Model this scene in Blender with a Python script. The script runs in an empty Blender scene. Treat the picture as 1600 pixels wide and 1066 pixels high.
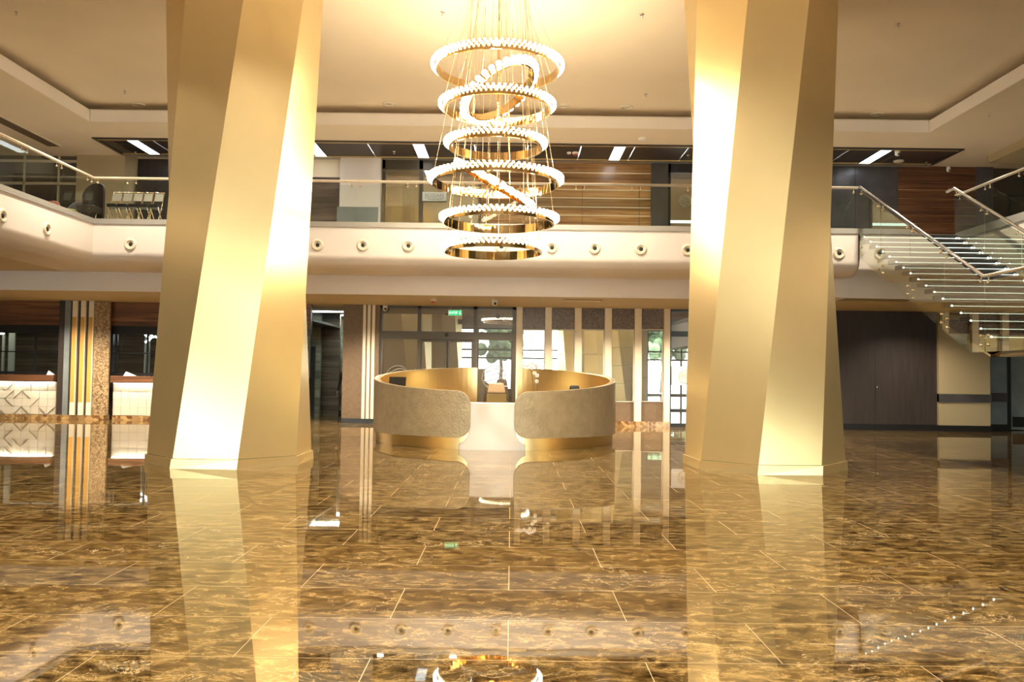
import bpy, bmesh, math, random
from mathutils import Vector, Matrix
random.seed(7)
sc = bpy.context.scene
COL = sc.collection
PI = math.pi
rad = math.radians

# ------------------------------------------------------------------ camera
F = 1320.0
PITCH, ROLL = rad(2.17), rad(0.75)
CAM = Vector((0, 0, 1.5))
_w = Vector((0, math.cos(PITCH), math.sin(PITCH)))
_u0 = Vector((0, -math.sin(PITCH), math.cos(PITCH)))
_r0 = Vector((1, 0, 0))
_r = math.cos(ROLL) * _r0 + math.sin(ROLL) * _u0
_u = -math.sin(ROLL) * _r0 + math.cos(ROLL) * _u0
cam_d = bpy.data.cameras.new('camera')
cam_d.sensor_width = 36.0
cam_d.lens = F / 1600 * 36.0
cam_d.clip_end = 300
cam = bpy.data.objects.new('camera', cam_d)
COL.objects.link(cam)
cam.matrix_world = Matrix(((_r.x, _u.x, -_w.x, CAM.x), (_r.y, _u.y, -_w.y, CAM.y), (_r.z, _u.z, -_w.z, CAM.z), (0, 0, 0, 1)))
sc.camera = cam

# ------------------------------------------------------------------ world, exposure
sc.view_settings.view_transform = 'Standard'
sc.view_settings.look = 'None'
sc.view_settings.gamma = 1.0
sc.view_settings.exposure = 0.48
sc.cycles.use_denoising = True
sc.cycles.max_bounces = 10
sc.cycles.diffuse_bounces = 5
sc.cycles.glossy_bounces = 6
sc.cycles.transmission_bounces = 6
sc.cycles.transparent_max_bounces = 16
sc.cycles.sample_clamp_indirect = 6.0
sc.cycles.caustics_reflective = False
sc.cycles.caustics_refractive = False
world = bpy.data.worlds.new('daylight')
sc.world = world
world.use_nodes = True
wn, wl = world.node_tree.nodes, world.node_tree.links
sky = wn.new('ShaderNodeTexSky')
sky.sky_type = 'NISHITA'
sky.sun_disc = False
sky.sun_elevation = rad(40)
sky.sun_rotation = rad(20)
sky.air_density = 1.2
sky.dust_density = 3.0
wmix = wn.new('ShaderNodeMix'); wmix.data_type = 'RGBA'
wmix.inputs[0].default_value = 0.55
wl.new(sky.outputs[0], wmix.inputs[6])
wmix.inputs[7].default_value = (7.0, 7.0, 6.6, 1)
wl.new(wmix.outputs[2], wn['Background'].inputs[0])
WORLD_K = 3.0
wn['Background'].inputs[1].default_value = WORLD_K

WARM = (1.0, 0.87, 0.66)
WARM2 = (1.0, 0.88, 0.69)
COOL = (0.85, 0.93, 1.0)
K_CHAND, K_DOWN, K_SOFFIT, K_UPPER = 21.0, 290.0, 240.0, 210.0

def lamp(name, kind, loc, power, color, parent=None, rot=(0, 0, 0), **kw):
    d = bpy.data.lights.new(name, kind)
    d.energy = power
    d.color = color
    for k, v in kw.items():
        setattr(d, k, v)
    o = bpy.data.objects.new(name, d)
    COL.objects.link(o)
    if parent is not None:
        o.parent = parent
    o.location = loc
    o.rotation_euler = rot
    return o

# the glazed entrance front behind the camera lets the daylight in
FAC_Y = -13.0
portal = lamp('daylight_portal', 'AREA', (0, FAC_Y - 0.3, 2.4), 1.0, (1, 1, 1), rot=(rad(90), 0, PI), shape='RECTANGLE', size=30.0, size_y=4.9)
portal.rotation_euler = (rad(-90), 0, PI)
portal.data.cycles.is_portal = True

# ------------------------------------------------------------------ picture geometry helpers
def ray(px, py):
    return (_w * F + _r * (px - 800) - _u * (py - 533)).normalized()
def onY(px, py, Y):
    d = ray(px, py); t = (Y - CAM.y) / d.y
    return CAM + d * t
def onX(px, py, X):
    d = ray(px, py); t = (X - CAM.x) / d.x
    return CAM + d * t
def onZ(px, py, Z):
    d = ray(px, py); t = (Z - CAM.z) / d.z
    return CAM + d * t
def xw(px, Y, py=570):
    return onY(px, py, Y).x
def zw(px, py, Y):
    return onY(px, py, Y).z

# ------------------------------------------------------------------ materials
def new_mat(name):
    m = bpy.data.materials.new(name)
    m.use_nodes = True
    nt = m.node_tree
    return m, nt.nodes, nt.links, nt.nodes['Principled BSDF']

def plain(name, col, rough=0.5, metal=0.0, bump=0.0, bscale=20.0, var=0.0, vscale=3.0, emit=None, estr=0.0, coat=0.0, stretch=(1, 1, 1), ior=None):
    m, n, l, b = new_mat(name)
    b.inputs['Base Color'].default_value = (*col, 1)
    b.inputs['Roughness'].default_value = rough
    b.inputs['Metallic'].default_value = metal
    if ior: b.inputs['IOR'].default_value = ior
    if coat: b.inputs['Coat Weight'].default_value = coat
    if emit:
        b.inputs['Emission Color'].default_value = (*emit, 1)
        b.inputs['Emission Strength'].default_value = estr
    if bump or var:
        tc = n.new('ShaderNodeNewGeometry'); mp = n.new('ShaderNodeMapping')
        mp.inputs['Scale'].default_value = stretch
        l.new(tc.outputs['Position'], mp.inputs['Vector'])
    if bump:
        t = n.new('ShaderNodeTexNoise'); t.inputs['Scale'].default_value = bscale; t.inputs['Detail'].default_value = 4
        l.new(mp.outputs[0], t.inputs['Vector'])
        bp = n.new('ShaderNodeBump'); bp.inputs['Strength'].default_value = bump; bp.inputs['Distance'].default_value = 0.02
        l.new(t.outputs['Fac'], bp.inputs['Height']); l.new(bp.outputs[0], b.inputs['Normal'])
    if var:
        t = n.new('ShaderNodeTexNoise'); t.inputs['Scale'].default_value = vscale; t.inputs['Detail'].default_value = 6
        l.new(mp.outputs[0], t.inputs['Vector'])
        r = n.new('ShaderNodeValToRGB')
        r.color_ramp.elements[0].position = 0.3; r.color_ramp.elements[1].position = 0.7
        r.color_ramp.elements[0].color = (*[c * (1 - var) for c in col], 1)
        r.color_ramp.elements[1].color = (*[min(1, c * (1 + var)) for c in col], 1)
        l.new(t.outputs['Fac'], r.inputs[0]); l.new(r.outputs[0], b.inputs['Base Color'])
    return m

def emitter(name, col, s):
    m, n, l, b = new_mat(name)
    b.inputs['Base Color'].default_value = (*col, 1)
    b.inputs['Emission Color'].default_value = (*col, 1)
    b.inputs['Emission Strength'].default_value = s
    return m

def wood(name, c0, c1, scale=1.0, rough=0.4, groove=0.0, gloss_ior=1.5, axis=0):
    """horizontal walnut grain; groove = height of one board"""
    m, n, l, b = new_mat(name)
    g = n.new('ShaderNodeNewGeometry'); mp = n.new('ShaderNodeMapping')
    s = [14 * scale, 14 * scale, 14 * scale]; s[axis] = 0.45 * scale
    mp.inputs['Scale'].default_value = s
    l.new(g.outputs['Position'], mp.inputs['Vector'])
    t = n.new('ShaderNodeTexNoise'); t.inputs['Scale'].default_value = 1.0; t.inputs['Detail'].default_value = 8; t.inputs['Roughness'].default_value = 0.62; t.inputs['Distortion'].default_value = 0.6
    l.new(mp.outputs[0], t.inputs['Vector'])
    r = n.new('ShaderNodeValToRGB')
    r.color_ramp.elements[0].position = 0.34; r.color_ramp.elements[1].position = 0.68
    r.color_ramp.elements[0].color = (*c0, 1); r.color_ramp.elements[1].color = (*c1, 1)
    l.new(t.outputs['Fac'], r.inputs[0])
    out = r.outputs[0]
    if groove:
        sep = n.new('ShaderNodeSeparateXYZ'); l.new(g.outputs['Position'], sep.inputs[0])
        d = n.new('ShaderNodeMath'); d.operation = 'DIVIDE'; d.inputs[1].default_value = groove; l.new(sep.outputs[2], d.inputs[0])
        fl = n.new('ShaderNodeMath'); fl.operation = 'FLOOR'; l.new(d.outputs[0], fl.inputs[0])
        wn_ = n.new('ShaderNodeTexWhiteNoise'); wn_.noise_dimensions = '1D'; l.new(fl.outputs[0], wn_.inputs['W'])
        mr = n.new('ShaderNodeMapRange'); mr.inputs[3].default_value = 0.65; mr.inputs[4].default_value = 1.35; l.new(wn_.outputs['Value'], mr.inputs[0])
        mx = n.new('ShaderNodeMix'); mx.data_type = 'RGBA'; mx.blend_type = 'MULTIPLY'; mx.inputs[0].default_value = 1
        l.new(out, mx.inputs[6]); l.new(mr.outputs[0], mx.inputs[7]); out = mx.outputs[2]
    l.new(out, b.inputs['Base Color'])
    b.inputs['Roughness'].default_value = rough
    b.inputs['IOR'].default_value = gloss_ior
    return m

def mosaic(name, c0, c1, scale=28.0, rough=0.35, metal=0.0, bump=0.4):
    m, n, l, b = new_mat(name)
    g = n.new('ShaderNodeNewGeometry')
    v = n.new('ShaderNodeTexVoronoi'); v.inputs['Scale'].default_value = scale
    l.new(g.outputs['Position'], v.inputs['Vector'])
    r = n.new('ShaderNodeValToRGB'); r.color_ramp.elements[0].color = (*c0, 1); r.color_ramp.elements[1].color = (*c1, 1)
    sp = n.new('ShaderNodeSeparateColor'); l.new(v.outputs['Color'], sp.inputs[0]); l.new(sp.outputs[0], r.inputs[0])
    l.new(r.outputs[0], b.inputs['Base Color'])
    bp = n.new('ShaderNodeBump'); bp.inputs['Strength'].default_value = bump; bp.inputs['Distance'].default_value = 0.02
    l.new(sp.outputs[1], bp.inputs['Height']); l.new(bp.outputs[0], b.inputs['Normal'])
    b.inputs['Roughness'].default_value = rough; b.inputs['Metallic'].default_value = metal
    return m

def clear_glass(name, tint=(0.93, 0.97, 0.95), extra=0.04):
    m, n, l, b = new_mat(name)
    out = n['Material Output']; n.remove(b)
    tr = n.new('ShaderNodeBsdfTransparent'); tr.inputs[0].default_value = (*tint, 1)
    gl = n.new('ShaderNodeBsdfGlossy'); gl.inputs['Roughness'].default_value = 0.0; gl.inputs[0].default_value = (0.95, 1, 0.97, 1)
    fr = n.new('ShaderNodeFresnel'); fr.inputs[0].default_value = 1.5
    ge = n.new('ShaderNodeNewGeometry')
    iv = n.new('ShaderNodeMath'); iv.operation = 'SUBTRACT'; iv.inputs[0].default_value = 1.0; l.new(ge.outputs['Backfacing'], iv.inputs[1])
    mu = n.new('ShaderNodeMath'); mu.operation = 'MULTIPLY'
    ad = n.new('ShaderNodeMath'); ad.operation = 'ADD'; ad.inputs[1].default_value = extra; l.new(fr.outputs[0], ad.inputs[0])
    mx = n.new('ShaderNodeMixShader'); l.new(ad.outputs[0], mu.inputs[0]); l.new(iv.outputs[0], mu.inputs[1]); l.new(mu.outputs[0], mx.inputs[0]); l.new(tr.outputs[0], mx.inputs[1]); l.new(gl.outputs[0], mx.inputs[2])
    l.new(mx.outputs[0], out.inputs[0])
    return m

def dark_glass(name, base, refl, rtint=(1, 1, 1)):
    m, n, l, b = new_mat(name)
    out = n['Material Output']
    b.inputs['Base Color'].default_value = (*base, 1); b.inputs['Roughness'].default_value = 0.3
    gl = n.new('ShaderNodeBsdfGlossy'); gl.inputs['Roughness'].default_value = 0.0; gl.inputs[0].default_value = (*rtint, 1)
    mx = n.new('ShaderNodeMixShader'); mx.inputs[0].default_value = refl
    l.new(b.outputs[0], mx.inputs[1]); l.new(gl.outputs[0], mx.inputs[2]); l.new(mx.outputs[0], out.inputs[0])
    return m

def floor_mat():
    m, n, l, b = new_mat('brown_marble_tiles')
    g = n.new('ShaderNodeNewGeometry')
    sep = n.new('ShaderNodeSeparateXYZ'); l.new(g.outputs['Position'], sep.inputs[0])
    def noise(scale, detail, rough, dist, sx, sy, rot=0.0):
        mp = n.new('ShaderNodeMapping'); mp.inputs['Scale'].default_value = (sx, sy, 1); mp.inputs['Rotation'].default_value = (0, 0, rot)
        l.new(g.outputs['Position'], mp.inputs['Vector'])
        t = n.new('ShaderNodeTexNoise'); t.inputs['Scale'].default_value = scale; t.inputs['Detail'].default_value = detail
        t.inputs['Roughness'].default_value = rough; t.inputs['Distortion'].default_value = dist
        l.new(mp.outputs[0], t.inputs['Vector']); return t
    br = n.new('ShaderNodeTexBrick')
    br.offset = 0.5; br.squash = 1.0
    br.inputs['Scale'].default_value = 1.0
    br.inputs['Brick Width'].default_value = 1.436
    br.inputs['Row Height'].default_value = 0.718
    br.inputs['Mortar Size'].default_value = 0.0022
    br.inputs['Mortar Smooth'].default_value = 0.1
    br.inputs['Color1'].default_value = (0.0, 0, 0, 1); br.inputs['Color2'].default_value = (1, 1, 1, 1); br.inputs['Mortar'].default_value = (.5, .5, .5, 1)
    off = n.new('ShaderNodeMapping')
    off.inputs['Location'].default_value = (14.36 * 3 + 0.718, 14.36 * 3 + FLOOR_OY, 0)
    l.new(g.outputs['Position'], off.inputs['Vector']); l.new(off.outputs[0], br.inputs['Vector'])
    t1 = noise(7.0, 15, 0.82, 0.5, 0.8, 1.4, 0.25)
    r1 = n.new('ShaderNodeValToRGB')
    e = r1.color_ramp.elements
    e[0].position = 0.415; e[0].color = (0.018, 0.008, 0.002, 1)
    e[1].position = 0.60; e[1].color = (0.32, 0.21, 0.078, 1)
    e2 = r1.color_ramp.elements.new(0.50); e2.color = (0.115, 0.066, 0.019, 1)
    l.new(t1.outputs['Fac'], r1.inputs[0])
    # veins: two ridged noises
    def ridge(t, w):
        s = n.new('ShaderNodeMath'); s.operation = 'SUBTRACT'; s.inputs[1].default_value = 0.5; l.new(t.outputs['Fac'], s.inputs[0])
        a = n.new('ShaderNodeMath'); a.operation = 'ABSOLUTE'; l.new(s.outputs[0], a.inputs[0])
        mr = n.new('ShaderNodeMapRange'); mr.inputs[1].default_value = 0; mr.inputs[2].default_value = w; mr.inputs[3].default_value = 1; mr.inputs[4].default_value = 0
        l.new(a.outputs[0], mr.inputs[0]); return mr.outputs[0]
    v1 = ridge(noise(1.9, 9, 0.60, 0.7, 0.9, 1.4, 0.55), 0.005)
    v2 = ridge(noise(5.0, 8, 0.60, 0.5, 0.9, 1.2, -0.5), 0.008)
    v2s = n.new('ShaderNodeMath'); v2s.operation = 'MULTIPLY'; v2s.inputs[1].default_value = 0.35; l.new(v2, v2s.inputs[0])
    mxv = n.new('ShaderNodeMath'); mxv.operation = 'MAXIMUM'; l.new(v1, mxv.inputs[0]); l.new(v2s.outputs[0], mxv.inputs[1])
    patch = noise(0.9, 3, 0.5, 0.3, 1, 1)
    pr = n.new('ShaderNodeMapRange'); pr.inputs[1].default_value = 0.42; pr.inputs[2].default_value = 0.62; l.new(patch.outputs['Fac'], pr.inputs[0])
    vv = n.new('ShaderNodeMath'); vv.operation = 'MULTIPLY'; l.new(mxv.outputs[0], vv.inputs[0]); l.new(pr.outputs[0], vv.inputs[1])
    vv2 = n.new('ShaderNodeMath'); vv2.operation = 'MULTIPLY'; vv2.inputs[1].default_value = 0.8; l.new(vv.outputs[0], vv2.inputs[0])
    m1 = n.new('ShaderNodeMix'); m1.data_type = 'RGBA'; l.new(vv2.outputs[0], m1.inputs[0]); l.new(r1.outputs[0], m1.inputs[6]); m1.inputs[7].default_value = (0.80, 0.62, 0.36, 1)
    # tile to tile tone
    mr = n.new('ShaderNodeMapRange'); mr.inputs[3].default_value = 0.82; mr.inputs[4].default_value = 1.18
    bw = n.new('ShaderNodeRGBToBW'); l.new(br.outputs['Color'], bw.inputs[0]); l.new(bw.outputs[0], mr.inputs[0])
    m2 = n.new('ShaderNodeMix'); m2.data_type = 'RGBA'; m2.blend_type = 'MULTIPLY'; m2.inputs[0].default_value = 1
    l.new(m1.outputs[2], m2.inputs[6]); l.new(mr.outputs[0], m2.inputs[7])
    m3 = n.new('ShaderNodeMix'); m3.data_type = 'RGBA'; l.new(br.outputs['Fac'], m3.inputs[0]); l.new(m2.outputs[2], m3.inputs[6]); m3.inputs[7].default_value = (0.46, 0.34, 0.17, 1)
    l.new(m3.outputs[2], b.inputs['Base Color'])
    rg = n.new('ShaderNodeMapRange'); rg.inputs[3].default_value = 0.02; rg.inputs[4].default_value = 0.4; l.new(br.outputs['Fac'], rg.inputs[0])
    l.new(rg.outputs[0], b.inputs['Roughness'])
    b.inputs['IOR'].default_value = 2.05
    wv = noise(1.6, 1, 0.3, 0, 1.0, 0.7)
    bp = n.new('ShaderNodeBump'); bp.inputs['Strength'].default_value = 0.05; bp.inputs['Distance'].default_value = 0.02
    l.new(wv.outputs['Fac'], bp.inputs['Height']); l.new(bp.outputs[0], b.inputs['Normal'])
    return m

_p = onZ(795, 969.5, 0)
FLOOR_OY = -(_p.y % 0.718)
M = {}
M['floor'] = floor_mat()
M['paint'] = plain('cream_painted_plaster', (0.74, 0.67, 0.62), 0.7, var=0.02, vscale=1.5)
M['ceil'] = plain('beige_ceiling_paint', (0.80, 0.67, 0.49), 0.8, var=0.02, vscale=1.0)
M['liplit'] = plain('cream_paint_lit_tone', (0.88, 0.80, 0.72), 0.7)  # cream paint lightened to carry the chandelier light on the lip
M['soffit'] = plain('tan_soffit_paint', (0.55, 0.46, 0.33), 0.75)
M['beige'] = plain('beige_wall_paint', (0.44, 0.345, 0.20), 0.75)
M['column'] = plain('satin_champagne_gold', (0.92, 0.73, 0.39), 0.32, metal=0.8, bump=0.18, bscale=1.6, var=0.03, vscale=1.2)
M['gold'] = plain('brushed_gold', (0.88, 0.68, 0.36), 0.28, metal=1.0)
M['goldpaint'] = plain('ochre_gold_strip', (0.60, 0.33, 0.07), 0.4)
M['mirrorgold'] = plain('polished_brass', (0.92, 0.68, 0.36), 0.06, metal=1.0)
M['creamstrip'] = plain('cream_lacquer', (0.80, 0.70, 0.52), 0.4)
M['taupe'] = plain('taupe_textured_leather', (0.42, 0.34, 0.22), 0.34, bump=0.6, bscale=22, var=0.10, vscale=6, metal=0.25)
M['white'] = plain('white_lacquer', (0.86, 0.80, 0.76), 0.3)
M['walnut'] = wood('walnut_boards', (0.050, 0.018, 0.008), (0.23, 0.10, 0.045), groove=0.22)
M['walnut2'] = wood('walnut_lit_in_colour', (0.20, 0.085, 0.026), (0.56, 0.31, 0.12), groove=0.35, rough=0.25)  # walnut with the panel's lit brightness put into the wood colour
M['walnutgrey'] = wood('grey_brown_boards', (0.055, 0.033, 0.022), (0.18, 0.12, 0.085), groove=0.16, rough=0.5)
M['slate'] = plain('dark_slate', (0.070, 0.065, 0.068), 0.3, bump=0.5, bscale=5, var=0.25, vscale=2)
M['slateblue'] = plain('blue_grey_slate', (0.19, 0.21, 0.21), 0.35, bump=0.3, bscale=8, var=0.15, vscale=2)
M['darkboard'] = plain('dark_brown_board', (0.040, 0.029, 0.025), 0.45, var=0.2, vscale=12, stretch=(1, 1, 0.08))
M['brown'] = plain('brown_textile_panel', (0.16, 0.105, 0.062), 0.5, var=0.12, vscale=14)
M['mosaic'] = mosaic('bronze_mosaic', (0.13, 0.075, 0.035), (0.50, 0.35, 0.19), 30)
M['mosaicdark'] = mosaic('dark_bronze_mosaic', (0.06, 0.040, 0.032), (0.22, 0.14, 0.08), 34)
M['marblebase'] = mosaic('marble_plinth', (0.14, 0.06, 0.02), (0.50, 0.32, 0.14), 9, rough=0.15, bump=0.0)
M['black'] = plain('black_metal', (0.012, 0.011, 0.012), 0.35)
M['frame'] = plain('bronze_aluminium_frame', (0.075, 0.058, 0.040), 0.4, metal=0.3)
M['chrome'] = plain('brushed_steel', (0.75, 0.72, 0.68), 0.22, metal=1.0)
M['railbeige'] = plain('champagne_steel', (0.78, 0.68, 0.52), 0.38, metal=0.6)
M['goldtrim'] = plain('warm_gold_trim', (0.62, 0.46, 0.20), 0.35, metal=0.3)
M['mirrorsteel'] = plain('polished_steel', (0.55, 0.50, 0.42), 0.05, metal=1.0)
M['brass'] = plain('warm_steel_fitting', (0.90, 0.74, 0.52), 0.15, metal=1.0)
M['trimgrey'] = plain('grey_metal_edge', (0.42, 0.40, 0.37), 0.4, metal=0.4)
M['glass'] = clear_glass('clear_glass', (0.93, 0.97, 0.95), 0.0)
M['glassrefl'] = clear_glass('reflective_stair_glass', (0.90, 0.93, 0.86), 0.40)
M['glassdark'] = dark_glass('door_glass', (0.028, 0.018, 0.010), 0.22)
M['glassolive'] = dark_glass('shop_glass', (0.20, 0.145, 0.07), 0.32)
M['glasswin'] = dark_glass('service_window_glass', (0.030, 0.026, 0.022), 0.16)
M['mirror'] = dark_glass('mirror_glass', (0.25, 0.27, 0.27), 0.8, (0.90, 0.95, 0.95))
M['tile'] = plain('off_white_relief_tile', (0.60, 0.53, 0.42), 0.4)
M['gallerystone'] = plain('pale_gallery_stone', (0.55, 0.48, 0.38), 0.35)
M['walltile'] = wood('grey_green_wall_tile', (0.14, 0.135, 0.10), (0.30, 0.29, 0.22), 0.5, groove=0.30)
M['bulb'] = emitter('warm_bulb', (1.0, 0.85, 0.62), 14.0)
M['led'] = emitter('cool_led', (0.88, 0.95, 1.0), 5.0)
M['ledwarm'] = emitter('warm_led', (1.0, 0.93, 0.75), 6.0)
M['leddim'] = emitter('stair_led', (0.86, 1.0, 0.90), 1.0)
M['leddot'] = emitter('stair_led_spot', (0.9, 1.0, 0.95), 12.0)
M['ivory'] = plain('ivory_plastic', (0.72, 0.64, 0.50), 0.4)
M['plastic'] = plain('white_plastic', (0.78, 0.75, 0.70), 0.35)
M['darkchair'] = plain('dark_brown_upholstery', (0.050, 0.035, 0.032), 0.6)
M['tan'] = plain('tan_leather', (0.62, 0.42, 0.24), 0.45)
M['tandark'] = plain('olive_tan_leather', (0.36, 0.25, 0.09), 0.5)
M['lime'] = plain('lime_fabric', (0.40, 0.42, 0.05), 0.7)
M['red'] = plain('rust_red_fabric', (0.30, 0.10, 0.06), 0.7)
M['petal'] = plain('white_petal', (0.90, 0.86, 0.80), 0.5)
M['petalc'] = plain('pink_flower_centre', (0.65, 0.25, 0.20), 0.5)
M['leaf'] = plain('dark_green_leaf', (0.08, 0.11, 0.03), 0.45)
M['stem'] = plain('green_brown_stem', (0.16, 0.14, 0.05), 0.5)
M['green'] = emitter('exit_green', (0.0, 0.42, 0.14), 0.9)
M['signwhite'] = emitter('exit_white', (0.7, 1.0, 0.8), 1.2)
M['paper'] = plain('white_sign_board', (0.75, 0.74, 0.72), 0.5)
M['ink'] = plain('grey_lettering', (0.28, 0.29, 0.26), 0.5)
M['etched'] = plain('etched_white_film', (0.60, 0.62, 0.58), 0.5)
M['etchdim'] = plain('etched_grey_film', (0.22, 0.19, 0.15), 0.5)
M['skin'] = plain('skin', (0.42, 0.25, 0.17), 0.55)
M['cloth'] = plain('black_suit', (0.010, 0.009, 0.010), 0.8)
M['redlens'] = plain('red_lens', (0.6, 0.03, 0.02), 0.3)
M['trunk'] = plain('bark', (0.10, 0.07, 0.05), 0.9)
M['foliage'] = plain('tree_leaves', (0.07, 0.10, 0.045), 0.8, var=0.4, vscale=3)
M['paving'] = plain('outdoor_paving', (0.45, 0.44, 0.42), 0.9)

# ------------------------------------------------------------------ mesh helpers
ROOTLOC = {}

class MB:
    def __init__(s):
        s.v = []; s.f = []; s.sm = []
    def add(s, vs, fs, smooth=False):
        o = len(s.v)
        s.v += [Vector(p) for p in vs]
        s.f += [[i + o for i in f] for f in fs]
        s.sm += [smooth] * len(fs)
        return s
    def box(s, x0, x1, y0, y1, z0, z1):
        if x0 > x1: x0, x1 = x1, x0
        if y0 > y1: y0, y1 = y1, y0
        if z0 > z1: z0, z1 = z1, z0
        vs = [(x0, y0, z0), (x1, y0, z0), (x1, y1, z0), (x0, y1, z0), (x0, y0, z1), (x1, y0, z1), (x1, y1, z1), (x0, y1, z1)]
        return s.add(vs, [(0, 3, 2, 1), (4, 5, 6, 7), (0, 1, 5, 4), (1, 2, 6, 5), (2, 3, 7, 6), (3, 0, 4, 7)])
    def hexa(s, a, b):
        """prism between two point loops of equal length"""
        n = len(a)
        return s.add(list(a) + list(b), [tuple(range(n - 1, -1, -1)), tuple(range(n, 2 * n))] + [(i, (i + 1) % n, n + (i + 1) % n, n + i) for i in range(n)])
    def tube(s, pts, r, n=8, closed=False, caps=True, radii=None):
        pts = [Vector(p) for p in pts]
        rings = []
        up = None
        N = len(pts)
        for i, p in enumerate(pts):
            if closed: t = (pts[(i + 1) % N] - pts[i - 1])
            else: t = pts[min(i + 1, N - 1)] - pts[max(i - 1, 0)]
            t.normalize()
            if up is None:
                up = Vector((0, 0, 1)) if abs(t.z) < 0.9 else Vector((1, 0, 0))
            a = t.cross(up)
            if a.length < 1e-6: a = t.cross(Vector((0, 1, 0)))
            a.normalize(); b_ = a.cross(t).normalized()
            up = b_
            rr = radii[i] if radii else r
            rings.append([p + (a * math.cos(2 * PI * k / n) + b_ * math.sin(2 * PI * k / n)) * rr for k in range(n)])
        vs = [q for rg in rings for q in rg]
        fs = []
        for i in range(N if closed else N - 1):
            j = (i + 1) % N
            for k in range(n):
                fs.append((i * n + k, i * n + (k + 1) % n, j * n + (k + 1) % n, j * n + k))
        s.add(vs, fs, True)
        if caps and not closed:
            o = len(s.v) - len(vs)
            s.f += [[o + k for k in range(n)][::-1], [o + (N - 1) * n + k for k in range(n)]]
            s.sm += [False, False]
        return s
    def lathe(s, prof, c=(0, 0, 0), n=24, axis='z', smooth=True):
        vs = []
        for r, h in prof:
            for k in range(n):
                a = 2 * PI * k / n
                x, y = r * math.cos(a), r * math.sin(a)
                p = {'z': (x, y, h), 'y': (x, h, y), 'x': (h, x, y)}[axis]
                vs.append((p[0] + c[0], p[1] + c[1], p[2] + c[2]))
        fs = []
        for i in range(len(prof) - 1):
            for k in range(n):
                q = (i * n + k, i * n + (k + 1) % n, (i + 1) * n + (k + 1) % n, (i + 1) * n + k)
                fs.append(q if axis != 'y' else q[::-1])
        return s.add(vs, fs, smooth)
    def sphere(s, c, r, n=10, m=6, sc_=(1, 1, 1), basis=None):
        prof = []
        vs = []; fs = []
        c = Vector(c)
        for i in range(m + 1):
            th = PI * i / m
            for k in range(n):
                a = 2 * PI * k / n
                p = Vector((math.sin(th) * math.cos(a) * sc_[0], math.sin(th) * math.sin(a) * sc_[1], math.cos(th) * sc_[2])) * r
                if basis is not None: p = basis @ p
                vs.append(c + p)
        for i in range(m):
            for k in range(n):
                fs.append((i * n + k, (i + 1) * n + k, (i + 1) * n + (k + 1) % n, i * n + (k + 1) % n))
        return s.add(vs, fs, True)
    def sheet(s, pts_loop, thick, normal):
        n = Vector(normal).normalized() * thick
        a = [Vector(p) for p in pts_loop]
        return s.hexa(a, [p + n for p in a])
    def build(s, name, mat, parent=None, local=False, label=None, bevel=0.0, recalc=True):
        me = bpy.data.meshes.new(name)
        off = Vector((0, 0, 0))
        loc = None
        if not local:
            if parent is not None:
                off = ROOTLOC.get(parent.name, Vector((0, 0, 0)))
            else:
                xs = [p.x for p in s.v]; ys = [p.y for p in s.v]; zs = [p.z for p in s.v]
                off = Vector(((min(xs) + max(xs)) / 2, (min(ys) + max(ys)) / 2, min(zs)))
                loc = off
        me.from_pydata([tuple(p - off) for p in s.v], [], s.f)
        for i, p in enumerate(me.polygons):
            p.use_smooth = s.sm[i]
        me.validate()
        if recalc:
            bm = bmesh.new(); bm.from_mesh(me)
            bmesh.ops.remove_doubles(bm, verts=bm.verts, dist=1e-5)
            bmesh.ops.recalc_face_normals(bm, faces=bm.faces)
            bm.to_mesh(me); bm.free()
        if mat is not None:
            me.materials.append(M[mat] if isinstance(mat, str) else mat)
        o = bpy.data.objects.new(name, me)
        COL.objects.link(o)
        if parent is not None:
            o.parent = parent
            ROOTLOC[o.name] = off
        elif loc is not None:
            o.location = loc
        if label: o['label'] = label
        if bevel:
            b = o.modifiers.new('bevel', 'BEVEL'); b.width = bevel; b.segments = 2; b.limit_method = 'ANGLE'
        return o

def root(name, loc, label=None, cat=None, group=None, kind=None):
    o = bpy.data.objects.new(name, None); o.empty_display_size = 0.2
    COL.objects.link(o); o.location = loc
    ROOTLOC[o.name] = Vector(loc)
    return tag(o, label, cat, group, kind)
def tag(o, label=None, cat=None, group=None, kind=None):
    if label: o['label'] = label
    if cat: o['category'] = cat
    if group: o['group'] = group
    if kind: o['kind'] = kind
    return o
def structure(o, label=None, cat=None):
    return tag(o, label, cat, None, 'structure')
def copy_thing(o, loc, rz=None, label=None, parent=None):
    c = o.copy(); COL.objects.link(c)
    if parent is not None: c.parent = parent
    if loc is not None: c.location = loc
    if rz is not None: c.rotation_euler = (0, 0, rz)
    if label: c['label'] = label
    for ch in list(o.children):
        copy_thing(ch, None, None, None, c)
    return c
def bx(*a): return MB().box(*a)

# ------------------------------------------------------------------ main dimensions
YB = 24.6          # back wall
YF = 19.7          # balcony fascia
YS = 21.1          # band behind the fascia
XL = -9.85         # left balcony edge
XR = xw(1343, YF, 350)
ZF = 4.97          # gallery floor
ZC = 7.72          # upper ceiling
ZS = 3.42          # lower soffit
XW0, XW1 = -19.0, 19.0
Y0 = FAC_Y

# ================================================================== SETTING
structure(bx(XW0, XW1, Y0, 30.6, -0.12, 0).build('floor', 'floor'), 'polished brown veined marble floor of long staggered tiles')

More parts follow.
